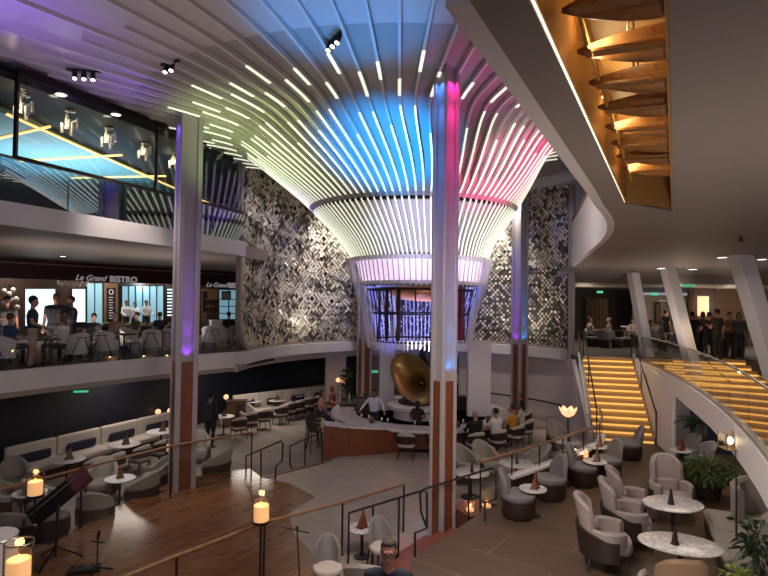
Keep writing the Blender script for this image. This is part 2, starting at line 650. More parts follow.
# warm cove lines in the upper ceiling
def strip(name, p0, p1, w, h, mat, lab, cat='light strip', grp=None):
    o = MB().bar(p0, p1, w, h).build(name, mat)
    return tag(o, lab, cat, grp)
for (a, b), lab in (
        (((-9.17, 13.3, 9.21), (-8.02, 25.9, 9.21)), 'long warm cove light line along the dark ceiling edge upstairs'),
        ((tuple(at(-60, 152, 9.18)), tuple(at(50, 126.5, 9.18))), 'short warm light line at the left edge of the upper deck ceiling'),
        ((tuple(at(20, 161, 9.18)), tuple(at(122, 155, 9.18))), 'middle warm light line across the teal upper deck ceiling'),
        ((tuple(at(72, 178, 9.18)), tuple(at(166, 176, 9.18))), 'farthest warm light line across the teal upper deck ceiling')):
    strip('cove_light', a, b, .06, .05, 'ledy', lab)

# upper deck glass front: parapet + tall windows
def window(n, a, b, z0, z1, top=True):
    r = bpy.data.objects.new(f'window_{n}', None)
    COL.objects.link(r)
    r.location = (*a, z0)
    r['kind'] = 'structure'
    MB().wall([a, b], z0 + .05, z1 - .05, .02).build('window_glass', 'glass', r, world=True)
    fr = MB()
    fr.bar((*a, z0), (*a, z1), .07, .07)
    fr.bar((*a, z0), (*b, z0), .05, .07)
    fr.bar((*a, z1), (*b, z1), .1, .12)
    fr.build('window_frame', 'bronze', r, world=True)
def l5(t):
    return (-7.82 + 2.96 * t, 11.3 + 6.8 * t)
window(1, l5(-1.0), l5(-.03), 7.72, 9.56)
window(2, l5(.03), l5(.54), 7.72, 9.56)
window(3, l5(.54), l5(1.05), 7.72, 9.56)

# ---- deck five, right: soffit with the recess, curved parapet
OUT = [(-1.7, -1.4), (.38, 2.54), (2.57, 6.75), (3.05, 7.72)]
far = [(p.x, p.y) for p in smooth_line([Vector((3.05, 7.72, 0)), Vector((3.9, 9.4, 0)), Vector((4.7, 11.6, 0)), Vector((5.6, 15, 0)), Vector((6.9, 20, 0))], 5)]
ZS = 6.2
struct('ceiling_right_strip', MB().prism(OUT + [(3.32, 7.65), (-.9, -.46), (-1.2, -1.4)], ZS, ZS + .4), 'ceil_r')
struct('ceiling_right_far', MB().prism(far + [(7.4, 22), (22, 22), (22, 8.2), (4.27, 8.2), (3.32, 7.65)], ZS, ZS + .4), 'ceil_r')
struct('ceiling_right', MB().prism([(4.27, 8.2), (22, 8.2), (22, -2), (-1.08, -2), (-.27, -.46)], ZS, ZS + .4), 'ceil_r')
mb = MB().add([(6.9, 21.0, ZS), (24, 17.5, ZS), (24, 23.5, 5.75), (6.9, 23.6, 5.75), (24, 40, 5.75), (6.9, 40, 5.75)], [(0, 1, 2, 3), (3, 2, 4, 5)])
struct('ceiling_right_back', mb, 'ceil_r')
struct('trim_parapet_right', MB().wall(offset(OUT[1:3] + far, .06), ZS, 7.75, .12), 'white', smooth=True)
struct('trim_parapet_cap', MB().wall(offset(OUT[1:3] + far, .04), 7.75, 7.9, .22), 'woodred', smooth=True)
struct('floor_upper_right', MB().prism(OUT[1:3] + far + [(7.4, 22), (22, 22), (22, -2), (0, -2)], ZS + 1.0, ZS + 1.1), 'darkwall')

# ---- the gilded recess
H = [(-.9, -.46), (3.32, 7.65), (4.27, 8.2), (-.27, -.46)]
mb = MB().wall([H[0], H[1], H[2], H[3]], ZS + .02, ZS + .8, .04)
mb.prism([(x, y) for x, y in H], ZS + .76, ZS + .8)
struct('ceiling_recess', mb, 'gild')
du = Vector((.4616, .8871, 0))
dv = Vector((.8871, -.4616, 0))
led = MB().bar((-.875, -.44, ZS + .02), (3.29, 7.6, ZS + .02), .010, .014).build('cove_light', 'ledw')
tag(led, 'thin bright warm light strip along the gilded ceiling recess edge', 'light strip')
words = ['nearest', 'second', 'third', 'fourth', 'fifth', 'sixth', 'seventh', 'eighth', 'ninth', 'farthest']
for k in range(10):
    s = 2.55 + .56 * k
    base = Vector((-.27, -.46, 0)) + du * s          # on the right hand wall of the recess
    L = .52
    root = thing('ceiling_fin', f'boat-shaped wooden fin in the gilded recess, {words[k]} from the camera', 'ceiling fin', (base.x, base.y, ZS + .1), 0, 'wooden fins of the ceiling recess')
    hull = MB()
    N = 9
    rows = []
    for i in range(N + 1):
        t = i / N
        w = .15 * (1 - t ** 2.2) + .004
        dpt = .17 * (1 - t ** 1.8) + .01
        c = -dv * (L * t)
        ring = []
        for a in (-1, -.7, -.35, 0, .35, .7, 1):
            ring.append(c + du * (w * a) + Vector((0, 0, .12 - dpt * math.cos(a * PI / 2) * .8)))
        ring += [c + du * w + Vector((0, 0, .14)), c - du * w + Vector((0, 0, .14))]
        rows.append(ring)
    n = len(rows[0])
    hull.add([p for r in rows for p in r], [(i * n + j, i * n + (j + 1) % n, (i + 1) * n + (j + 1) % n, (i + 1) * n + j) for i in range(N) for j in range(n)] + [tuple(range(n)), tuple(range(N * n, N * n + n))])
    hull.build('hull', 'fin', root, smooth=True)
    sl = MB()
    c0, c1 = du * -.2 + Vector((0, 0, .0)), -dv * (L * .86) + du * -.17 + Vector((0, 0, .03))
    sl.bar(c0, c1, .09, .018)
    sl.build('slat', 'fin', root)
    ar = MB()
    pts = []
    for i in range(9):
        t = i / 8
        pts.append(-dv * (.42 + .13 * t) + du * (.26 - .5 * t + .0) + Vector((0, 0, .02 + .34 * math.sin(t * PI / 1.6))))
    ar.tube(pts, .012, 6)
    ar.build('scallop_rib', 'gild', root, smooth=True)
    MB().cyl(-dv * .22 + Vector((0, 0, .1)), -dv * .22 + Vector((0, 0, .62)), .008, n=6).build('hanger', 'steel', root)

# ---- right hand deck four: floor, walls, stairwell parapet
struct('floor_landing', MB().prism([(7.35, 21.0), (13.3, 21.0), (24, 21), (24, 40), (7.35, 40)], 2.4, 2.85), 'deck')
struct('floor_walkway', MB().prism([(13.3, 4), (24, 4), (24, 21), (13.3, 21)], 2.4, 2.85), 'deck')
def wallpx(name, pxa, pxb, d, z0, z1, mat, th=.15):
    a, b = at(pxa, 300, d=d), at(pxb, 300, d=d)
    return struct(name, MB().wall([(a.x, a.y), (b.x, b.y)], z0, z1, th), mat)
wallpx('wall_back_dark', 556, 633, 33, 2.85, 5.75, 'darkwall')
wallpx('wall_back_cream', 633, 690, 31, 2.85, 5.4, 'creamwall')
wallpx('wall_back_panelled', 688, 716, 29, 2.85, 5.75, 'wooddark')
wallpx('wall_back_tan', 704, 830, 30, 2.85, 5.75, 'tanwall')
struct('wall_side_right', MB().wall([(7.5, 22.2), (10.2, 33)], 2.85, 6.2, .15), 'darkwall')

BAND = [(9.62, 20.6), (9.75, 18.6), (9.45, 15.5), (8.6, 12.3), (7.3, 10.0), (6.25, 8.6), (5.45, 7.6), (4.9, 6.6)]
BP = [at(641, 361.5, 2.85), at(665, 372, 2.85), at(690, 386, 2.85), at(712, 401, 2.85), at(730, 416, 2.85), at(748, 434, 2.85), at(768, 458, 2.85), at(800, 505, 2.85)]
bp = [(p.x, p.y) for p in smooth_line([Vector((p.x, p.y, 0)) for p in BP], 5)]
struct('trim_stairwell_band', MB().wall(bp, [2.55 - .2 * min(1, i / 10) for i in range(len(bp))], 2.87, .16), 'white', smooth=True)
struct('trim_stairwell_shoe', MB().wall(bp, 2.87, 2.93, .1), 'steel', smooth=True)
aw = [(x + .35 + .0 * i, y + .6) for i, (x, y) in enumerate(bp) if y < 15.4]
struct('wall_alcove', MB().wall([(9.0, 16.4), (10.3, 15.7), (10.9, 14.0), (10.2, 11.8), (9.1, 9.9), (7.9, 8.2), (6.9, 7.0)], .6, 2.4, .15), 'navylit', smooth=True)
struct('wall_alcove_side', MB().wall([(8.15, 15.62), (9.0, 16.4)], .6, 2.5, .12), 'lilac')
# white panelled wall beside the flight of stairs
a0, a1, a2 = (9.42, 20.9), (8.46, 17.2), (8.15, 15.6)
struct('wall_stair_side', MB().wall([a0, (9.0, 19.2), a1, a2], .0, [2.86, 2.86, 2.75, 2.5], .12), 'white')
# ================================================================== MOSAIC WALLS
def arc_len(pts):
    L = [0]
    for a, b in zip(pts[:-1], pts[1:]):
        L.append(L[-1] + math.hypot(b[0] - a[0], b[1] - a[1]))
    return L
ML = arc_len(MOS)
def mos(s):
    s = max(0, min(ML[-1] - 1e-4, s))
    i = max(k for k in range(len(ML)) if ML[k] <= s)
    i = min(i, len(MOS) - 2)
    t = (s - ML[i]) / (ML[i + 1] - ML[i])
    a, b = Vector((*MOS[i], 0)), Vector((*MOS[i + 1], 0))
    d = (b - a).normalized()
    return a.lerp(b, t), d, Vector((d.y, -d.x, 0))          # point, tangent, normal towards the plaza
ZB, ZT = 3.02, 9.6
def mosaic(name, label, s0, s1, corner, style):
    p0, _, _ = mos(s0)
    root = thing(name, label, 'wall panel', (p0.x, p0.y, ZB))
    R = 1.3
    def inside(s, z, mrg=0):
        if corner and s < s0 + R and z < ZB + R:
            return math.hypot(s0 + R - s, ZB + R - z) < R - mrg
        return True
    bk = MB()
    ns, nz = int((s1 - s0) / .22), 30
    for i in range(ns):
        for j in range(nz):
            sa, sb = s0 + (s1 - s0) * i / ns, s0 + (s1 - s0) * (i + 1) / ns
            za, zb = ZB + (ZT - ZB) * j / nz, ZB + (ZT - ZB) * (j + 1) / nz
            if inside((sa + sb) / 2, (za + zb) / 2):
                q = []
                for s, z in ((sa, za), (sb, za), (sb, zb), (sa, zb)):
                    p, d, n = mos(s)
                    q.append(p - n * .04 + Vector((0, 0, z)))
                bk.add(q, [(0, 1, 2, 3)])
    bk.build('backing', 'tile_bk', root, world=True)
    t = MB()
    W = .2
    row = 0
    z = ZB + .08
    while z < ZT:
        s = s0 + .08 + (W / 2 if row % 2 else 0)
        while s < s1 - .05:
            if inside(s, z, .12):
                r = random.random()
                low = style == 'holes' and z < 6.3
                skip = .26 if low else .06
                if r > skip:
                    p, d, n = mos(s)
                    h = W * (.62 if low else .74)
                    tx, tz = random.gauss(0, .2), random.gauss(0, .2)
                    wv = .5 * math.sin(s * 2.6 + z * 2.2) * math.sin(z * 3.1 - s * 1.7)
                    tx += .45 * wv
                    N = (n + d * tx + Vector((0, 0, tz))).normalized()
                    u = N.cross(Vector((0, 0, 1))).normalized()
                    v = u.cross(N)
                    c = p + n * (.02 + .03 * random.random()) + Vector((0, 0, z))
                    if low:
                        vs = [c + u * (h * .5 * math.cos(a)) + v * (h * .5 * math.sin(a)) for a in [PI / 6 + PI / 3 * k for k in range(6)]]
                    else:
                        a, b = (h * .78, h * .42) if (int(s / .51) + int(z / .37)) % 2 else (h * .42, h * .78)
                        # leaning lozenges, woven like a basket
                        e1, e2 = (u + v).normalized(), (v - u).normalized()
                        vs = [c + e1 * a * .8 + e2 * b * .8, c + e1 * a * .8 - e2 * b * .8, c - e1 * a * .8 - e2 * b * .8, c - e1 * a * .8 + e2 * b * .8]
                    k = random.random() + .5 * wv
                    mi = 0 if k < .55 else (1 if k < .88 else 2)
                    q = vs + [x - N * .012 for x in vs]
                    m_ = len(vs)
                    fs = [tuple(range(m_)), tuple(range(2 * m_ - 1, m_ - 1, -1))] + [(i, m_ + i, m_ + (i + 1) % m_, (i + 1) % m_) for i in range(m_)]
                    t.add(q, fs, mi)
            s += W
        z += W * .5
        row += 1
    t.build('mosaic_tiles', ['tile_a', 'tile_b', 'tile_c'], root, world=True)
    fr = MB()
    path = []
    if corner:
        path += [(s0, ZT), (s0, ZB + R)]
        path += [(s0 + R - R * math.cos(a), ZB + R - R * math.sin(a)) for a in [PI / 2 * k / 8 for k in range(1, 9)]]
        path += [(s0 + R + (s1 - s0 - R) * k / 20, ZB) for k in range(1, 21)]
    else:
        path += [(s0 + (s1 - s0) * k / 20, ZB) for k in range(21)]
    for (sa, za), (sb, zb) in zip(path[:-1], path[1:]):
        pa, _, na = mos(sa)
        pb, _, nb = mos(sb)
        fr.bar(pa + na * .03 + Vector((0, 0, za)), pb + nb * .03 + Vector((0, 0, zb)), .16, .16, up=na)
    fr.build('frame', 'beige', root, world=True)
mosaic('mosaic_panel', 'tall champagne mosaic wall left of the light funnel, rounded lower corner', 0, ML[-1] * .52, True, 'weave')
mosaic('mosaic_panel', 'tall champagne mosaic wall right of the light funnel with dark round gaps below', ML[-1] * .53, ML[-1], False, 'holes')
p = Vector((*MOS[-1], 0))
pf = MB().box((p.x + .12, p.y - .05, (2.5 + 9.55) / 2), (.2, .34, 7.05), -.5).build('frame_post', 'beige')
tag(pf, 'tall beige edge post closing the right mosaic wall beside the stairs', 'post')

# ================================================================== COLUMNS
CROT = math.radians(35.7)
def column(label, x, y, z0, ztop, zclad=3.22, q=1.):
    root = thing('column', label, 'column', (x, y, z0), CROT)
    h = ztop - z0
    core = MB().box((0, 0, h / 2), (.30 * q, .30 * q, h))
    core.build('core', 'colp', root)
    tr = MB()
    for sx in (-1, 1):
        for sy in (-1, 1):
            tr.box((sx * .185 * q, sy * .185 * q, h / 2), (.11 * q, .11 * q, h), bev=.012)
    tr.build('corner_trim', 'colp', root)
    zc = zclad - z0
    for k in range(4):
        c = MB()
        a = k * PI / 2
        n = Vector((math.cos(a), math.sin(a), 0))
        c.box(n * .185 * q + Vector((0, 0, zc / 2)), (.085 * q, .255 * q, zc), a)
        c.build('wood_cladding', 'woodred', root)
    return root
CF = at(445, 534, 0)
CL = (-5.08, 14.25)
CR = at(519, 400, d=21.9)
CB = at(364, 380, d=24.0)
column('tall square column in front of the funnel, lit blue and pink', 1.24, 11.35, 0, 9.74, q=.82)
column('tall square column at left before the bistro balcony, lit violet', CL[0], CL[1], -.3, 9.74, q=1.14)
column('tall square column right of the funnel, lit violet and blue at its cladding', CR.x, CR.y, 0, 9.74)
column('column behind the funnel, its wood clad foot left of the bar', CB.x, CB.y, -.3, 9.74)

# slanted columns of the right hand deck
def slant(label, pt, pb, dt, db, w):
    a, b = at(*pt, d=dt), at(*pb, d=db)
    root = thing('slanted_column', label, 'column', (b.x, b.y, b.z))
    m = MB()
    d = (a - b).normalized()
    a2 = a + d * .25
    side = Vector((1, -.55, 0)).normalized()
    fr = side.cross(d).normalized()
    vs = []
    for p, q in ((b - d * .6, 1), (a2, 1)):
        vs += [p - side * w, p - side * w * .1 - fr * w * .9 * -1, p + side * w, p + side * w * .1 + fr * w * .9 * -1]
    m.add(vs, [(0, 1, 2, 3), (7, 6, 5, 4), (0, 4, 5, 1), (1, 5, 6, 2), (2, 6, 7, 3), (3, 7, 4, 0)])
    m.build('shaft', 'white', root, world=True)
    st = MB()
    e = fr * -w * .9 + side * w * .1
    st.bar(b + e, a + e, .03, .06)
    st.build('edge_strip', 'steel', root, world=True)
slant('leaning white column nearest the stairs, farthest of the three', (634, 279), (648, 358), 21.5, 21.3, .23)
slant('middle leaning white column of the three by the stairwell', (668, 269), (691, 361), 20, 20, .27)
slant('thickest leaning white column at the right edge of the photo', (738, 248), (771, 360), 15, 15.5, .31)

# ================================================================== FUNNEL OF LIGHT RIBS
_K = [  # z, radius, centre x, centre y
    (3.45, 1.72, 1.22, 19.0), (4.43, 1.78, 1.22, 19.0), (5.3, 1.9, 1.22, 19.0), (5.42, 2.12, 1.22, 19.0), (6.2, 2.3, 1.2, 19.0)]
_C = [  # height, (spare), radius towards the camera, centre x, centre y
    (6.2, 6.2, 2.3, 1.2, 19.0), (6.7, 6.7, 2.52, 1.14, 18.93), (7.2, 7.2, 2.88, 1.06, 18.83), (7.75, 7.75, 3.34, .96, 18.66),
    (8.1, 8.1, 3.80, .90, 18.55), (8.5, 8.5, 4.36, .78, 18.38), (8.9, 8.9, 4.93, .62, 18.2), (9.2, 9.2, 5.40, .5, 18.05), (9.38, 9.38, 5.85, .46, 18.0), (9.47, 9.47, 6.5, .46, 17.97), (9.57, 9.57, 7.6, .46, 17.97), (9.66, 9.66, 9.0, .46, 17.97)]
FARR = {3.34: 3.34, 3.80: 3.52, 4.36: 3.74, 4.93: 3.92, 5.40: 4.05, 5.85: 4.25, 6.5: 4.7, 7.6: 5.8, 9.0: 7.6}
_C = [(z, FARR.get(r, r), r, x, y) for z, _z, r, x, y in _C]          # second value: radius on the steeper far side
def _spl(P, k):
    P = [np.array(p) for p in P]
    out = []
    for i in range(len(P) - 1):
        p0, p1, p2, p3 = P[max(i - 1, 0)], P[i], P[i + 1], P[min(i + 2, len(P) - 1)]
        for j in range(k):
            t = j / k
            out.append(tuple(.5 * ((2 * p1) + (p2 - p0) * t + (2 * p0 - 5 * p1 + 4 * p2 - p3) * t * t + (3 * p1 - p0 - 3 * p2 + p3) * t ** 3)))
    out.append(tuple(P[-1]))
    return out
PROF = [(z, r, r, x, y) for z, r, x, y in _K] + _spl(_C, 3)[1:]
I_GAP, I_END = 4 + 9, len(PROF) - 1
def far_side(th):
    """0 towards the camera, 1 on the right and at the back, .55 on the left"""
    c = math.cos(th + PI / 2)
    t = max(0, min(1, (1 - c) * .9))
    t = t * t * (3 - 2 * t)
    return t * (1 if math.cos(th) > 0 else .55 + .45 * max(0, math.sin(th)))
def ring_pt(i, th, dr=0., dz=0.):
    z0, rf, r, cx, cy = PROF[i]
    r = r + (rf - r) * far_side(th) + dr
    return Vector((cx + r * math.cos(th), cy + r * math.sin(th), z0 + dz))
fun = thing('light_funnel', 'giant flared funnel of white light ribs hanging over the bar', 'light sculpture', (1.22, 19.0, 3.4))
# liner surfaces behind the ribs
def liner(name, i0, i1, dr, mat, lift=0., n=96):
    m_ = MB()
    vs = []
    for i in range(i0, i1 + 1):
        for k in range(n):
            vs.append(ring_pt(i, 2 * PI * k / n, dr, lift if i > I_GAP + 3 else 0))
    fs = [(i * n + k, i * n + (k + 1) % n, (i + 1) * n + (k + 1) % n, (i + 1) * n + k) for i in range(i1 - i0) for k in range(n)]
    m_.add(vs, fs)
    return m_.build(name, mat, fun, smooth=True, world=True)
liner('lower_liner', 5, I_GAP, -.13, 'white')
liner('upper_liner', I_GAP, I_END, -.06, 'liner', .12)
liner('drum_diffuser', 3, 4, -.14, 'drum')
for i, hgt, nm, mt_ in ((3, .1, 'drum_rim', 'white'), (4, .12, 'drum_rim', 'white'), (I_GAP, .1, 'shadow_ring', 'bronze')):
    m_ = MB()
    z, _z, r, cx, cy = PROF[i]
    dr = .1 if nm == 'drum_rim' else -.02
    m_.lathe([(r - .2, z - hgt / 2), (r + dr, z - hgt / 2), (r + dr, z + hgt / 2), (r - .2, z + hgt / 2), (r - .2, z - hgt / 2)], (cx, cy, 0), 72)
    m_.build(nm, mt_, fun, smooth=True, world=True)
NR = 104
def ledpart(m_, p0, p1, nrm, w):
    d = (p1 - p0).normalized()
    m_.bar(p0 + nrm * .004, p1 + nrm * .004, w, .02, up=nrm)
kk = 0
cnt_ribs = 0
for k in range(NR):
    th = 2 * PI * (k + .5) / NR
    # the ribs at the back hang out of sight behind the cone
    fd = math.sin(th)
    if fd > .55:
        continue
    cnt_ribs += 1
    tg = Vector((-math.sin(th), math.cos(th), 0))
    rd = Vector((math.cos(th), math.sin(th), 0))
    rib = MB()
    # lower cone and upper cone, swept box section
    def sweep(idx, w, depth, ext=None):
        pts = [ring_pt(i, th) for i in idx]
        if ext:
            for L in ext:
                pts.append(Vector((PROF[-1][3], PROF[-1][4], 0)) + rd * L + Vector((0, 0, 9.665)))
        vs, ns = [], []
        for i, q in enumerate(pts):
            d = (pts[min(i + 1, len(pts) - 1)] - pts[max(i - 1, 0)]).normalized()
            n_ = tg.cross(d).normalized()
            if n_.z > 0:
                n_ = -n_
            ns.append(n_)
            for a, b in ((-w, 0), (w, 0), (w, -depth), (-w, -depth)):
                vs.append(q + tg * a + n_ * b)
        m = len(pts)
        fs = [(i * 4 + a, i * 4 + (a + 1) % 4, (i + 1) * 4 + (a + 1) % 4, (i + 1) * 4 + a) for i in range(m - 1) for a in range(4)]
        fs += [(3, 2, 1, 0), tuple(4 * (m - 1) + a for a in range(4))]
        rib.add(vs, fs)
        return pts, ns
    lo, nlo = sweep(list(range(4, I_GAP + 1)), .026, .15)
    rlong = 9.3 + (.2, 3.0, .2, 5.0)[k % 4] + random.random() * 1.2
    endi = I_END if far_side(th) < .5 else I_END - 5
    up, nup = sweep(list(range(I_GAP, endi + 1)), .028, .11, [rlong] if endi == I_END else None)
    ro = rib.build('rib', 'ribw', fun, world=True)
    def run(pts, nrs, w, r=range(0)):
        ld = MB()
        for i in r:
            nn = (nrs[i] + nrs[i + 1]).normalized()
            ledpart(ld, pts[i] + nn * .012, pts[i + 1] + nn * .012, nn, w)
        ld.build('light_strip', 'led', ro, world=True)
    run(lo, nlo, .04, range(len(lo) - 1))
    # staggered lit lengths on the upper cone
    pat = (13, 10, 12, 9)[(k * 7 + k // 3) % 4]
    run(up, nup, .05, range(1, min(pat, len(up) - 1)))
    if k % 2 == 1 and len(up) > 18:
        run(up, nup, .07, range(15, min(len(up) - 1, 18 + (k % 4 == 3))))
    if k % 2 == 0 and len(up) > 21 and math.cos(th) < .05:
        run(up, nup, .07, range(18 + k % 4 // 2, 20 + k % 4 // 2))
print('ribs', cnt_ribs)
# drum slats and the hanging cage of rods below: many, as one part each side plus single rods in front
NRD = 84
rods = 0
for k in range(NRD):
    th = 2 * PI * (k + .5) / NRD
    low_end = ring_pt(0, th, .06, -.12 - .05 * math.sin(k))
    runs = [[ring_pt(4, th, .13, .05), ring_pt(3, th, .15), ring_pt(2, th, .28, -.25), ring_pt(1, th, .16), low_end]]
    if math.sin(th) < -.62:                        # the cage is open towards the camera
        runs = [[ring_pt(4, th, .13, .05), ring_pt(3, th, .15), ring_pt(3, th, .14, -.12)], [ring_pt(0, th, .07, .16), low_end]]
    for q_ in runs:
        MB().tube(q_, .019, 6).build('hanging_rod', 'rod', fun, world=True)
for i, z, nm in ((2, 5.22, 'cage_ring'), (1, 4.43, 'cage_ring'), (0, 3.52, 'cage_ring')):
    pts = [Vector((1.22 + (PROF[i][2] - .08) * math.cos(2 * PI * k / 48), 19.0 + (PROF[i][2] - .08) * math.sin(2 * PI * k / 48), z)) for k in range(48)]
    MB().tube(pts, .028, 8, closed=True).build(nm, 'black', fun, world=True, smooth=True)
for k in range(14):
    th = 2 * PI * (k + .2) / 14
    MB().tube([ring_pt(2, th, -.08, -.08), ring_pt(1, th, -.08), ring_pt(0, th, -.08, .07)], .022, 6).build('cage_bar', 'black', fun, world=True)
for th in (math.radians(205), math.radians(222), math.radians(240)):
    c = Vector((1.22 + 1.5 * math.cos(th), 19 + 1.5 * math.sin(th), 4.4))
    MB().box(c, (.13, .04, 1.7), th + PI / 2).build('cage_fin', 'wooddark', fun, world=True)
for th in (math.radians(322), math.radians(340)):
    c = Vector((1.22 + 1.5 * math.cos(th), 19 + 1.5 * math.sin(th), 4.45))
    MB().box(c, (.05, .5, 1.75), th).build('cage_panel', 'redpan', fun, world=True)
m_ = MB().lathe([(1.3, 5.32), (1.34, 5.30), (1.32, 5.2), (1.1, 5.0), (.7, 4.88), (0, 4.84), (0, 4.87), (.7, 4.91), (1.08, 5.03), (1.28, 5.22), (1.3, 5.32)], (1.42, 18.9, 0), 48)
m_.build('copper_dish', 'copper', fun, smooth=True, world=True)
liner('inner_soffit', 2, 3, -.5, 'white')
m_ = MB().lathe([(0, 5.44), (2.0, 5.44), (2.0, 5.5), (0, 5.5)], (1.22, 19, 0), 48)
m_.build('cage_ceiling', 'white', fun, world=True)

# ceiling track spotlights
def track(label, px, py, n, ang, z=9.72):
    p = at(px, py, z)
    root = thing('track_light', label, 'track light', (p.x, p.y, z), ang)
    MB().box((0, 0, -.02), (.16 * n + .2, .05, .04)).build('rail', 'black', root)
    for k in range(n):
        x = (k - (n - 1) / 2) * .18
        h = MB().cyl((x, 0, -.05), (x + .02, -.06, -.22), .05, .055, 12).build('spot_head', 'black', root)
        MB().cyl((x + .02, -.061, -.221), (x + .021, -.065, -.232), .042, n=12).build('lens', 'down', h)
track('ceiling track with three small spotlights, in the blue-lit ceiling', 335, 36, 3, -1.0)
track('ceiling track with three spotlights in the violet-lit left ceiling', 84, 70, 3, .2)
track('ceiling track with two spotlights beside the greenish ceiling ribs', 170, 62, 2, -.5)
# ================================================================== BALUSTRADES
def V3(x, y, z):
    return Vector((x, y, z))
def resample(pts, step):
    L = arc_len(pts)
    n = max(1, round(L[-1] / step))
    out = []
    for k in range(n + 1):
        s = L[-1] * k / n
        i = max(j for j in range(len(L)) if L[j] <= s + 1e-9)
        i = min(i, len(pts) - 2)
        t = (s - L[i]) / (L[i + 1] - L[i])
        out.append((pts[i][0] + (pts[i + 1][0] - pts[i][0]) * t, pts[i][1] + (pts[i + 1][1] - pts[i][1]) * t))
    return out
def balustrade(label, pts, z0, z1, step, rail=None, post=None, glass='glass', railr=.028, drop=0.):
    """glass panels on the plan line pts; z1 of the rail may drop along the line"""
    root = thing('glass_balustrade', label, 'balustrade', (pts[0][0], pts[0][1], z0))
    R = resample(pts, step)
    n = len(R)
    zt = lambda i: z1 - drop * i / (n - 1)
    for i in range(n - 1):
        a, b = Vector((*R[i], 0)), Vector((*R[i + 1], 0))
        d = (b - a).normalized() * .015
        MB().wall([(a + d)[:2], (b - d)[:2]], z0, [zt(i) - .03, zt(i + 1) - .03], .018).build('glass_panel', glass, root, world=True)
    if post:
        for x, y in R:
            MB().cyl((x, y, z0), (x, y, zt(R.index((x, y))) - .02), .02, n=8).build('post', post, root, world=True)
    if rail:
        MB().tube([(x, y, zt(i)) for i, (x, y) in enumerate(R)], railr, 10).build('handrail', rail, root, world=True, smooth=True)
    return root
balustrade('long glass balustrade along the bistro balcony, with no top rail', [(x - .02, y + .02) for x, y in fa], 3.02, 4.0, 1.35)
balustrade('glass parapet of the upper left deck, reflecting the light ribs', [(x - .03, y) for x, y in E5], 6.76, 7.7, 1.6, 'steel', None, 'glassd')
RA = [xy(-40, 503, 1.2), xy(24, 485, 1.25), xy(100, 463, 1.25), xy(170, 446, 1.25), xy(252, 432, 1.25)]
balustrade('wood-railed glass balustrade between the lounge and the parquet floor', RA, 0, 1.25, 1.9, 'woodrail', 'bronze')
RB = [xy(60, 603, 1.0), xy(125, 576, 1.0), xy(188, 551, 1.0), xy(254, 526, 1.0), xy(302, 510, 1.0), xy(349, 501, 1.0), xy(404, 484, 1.0)]
balustrade('wood-railed glass balustrade crossing the foreground below the lantern', RB, 0, 1.0, 1.75, 'woodrail', 'bronze')
# platform parapet with glass
root = thing('platform_parapet', 'low dark parapet with white cap, glass and wooden rail beside the barrel chairs', 'balustrade', (2.0, 11.3, .6))
PL = [(2.75, 11.98)] + PE[1:-1]
MB().wall(PL, .6, 1.06, .14).build('low_wall', 'wooddark', root, world=True)
MB().wall(PL, 1.06, 1.12, .2).build('white_cap', 'white', root, world=True)
RS = resample(PE[:-1], 1.15)
for a, b in zip(RS[:-1], RS[1:]):
    MB().wall([a, b], .66 if a[0] < 2.1 else 1.12, 1.58, .018).build('glass_panel', 'glass', root, world=True)
for x, y in RS:
    MB().cyl((x, y, .6 if x < 2.1 else 1.1), (x, y, 1.59), .016, n=8).build('post', 'bronze', root, world=True)
pr = [(x, y, 1.6) for x, y in PE[:-1]] + [(6.42, 16.3, 1.61), (6.6, 17.0, 1.68)]
MB().tube(pr, .03, 10).build('handrail', 'woodrail', root, world=True, smooth=True)
# wooden steps from the plaza up to the platform
root = thing('wooden_steps', 'short flight of wooden steps up to the brown platform', 'steps', (1.1, 10.6, 0))
d = Vector((1.38, 1.9, 0)).normalized()
nrm = Vector((-d.y, d.x, 0))
for k in range(3):
    c = Vector((1.05, 9.9, 0)) + nrm * (.15 + .3 * k)
    h = .45 - .15 * k
    MB().box((c.x, c.y, h / 2), (2.0, .3, h), math.atan2(d.y, d.x)).build('step', 'woodred', root, world=True)
ped = thing('candle_ledge', 'low wooden ledge with candles between the front column and the platform', 'ledge', (1.75, 11.75, 0))
MB().box((2.1, 11.95, .22), (1.0, .7, .44), math.radians(28)).build('body', 'woodred', ped, world=True)
MB().box((2.1, 11.95, .455), (1.05, .74, .03), math.radians(28)).build('ledge_top', 'woodmid', ped, world=True)

def rail_tube(name, label, pts, r=.022, mat='black', posts=()):
    root = thing(name, label, 'handrail', pts[0])
    P = smooth_line([Vector(p) for p in pts], 3) if len(pts) > 9 else [Vector(p) for p in pts]
    MB().tube(P, r, 8).build('rail', mat, root, world=True, smooth=False)
    for a, b in posts:
        MB().cyl(a, b, r * .9, n=8).build('post', mat, root, world=True)
    return root
def pd(px, py, d):
    return tuple(at(px, py, d=d))
def ground(p, z):
    return (p[0], p[1], z)
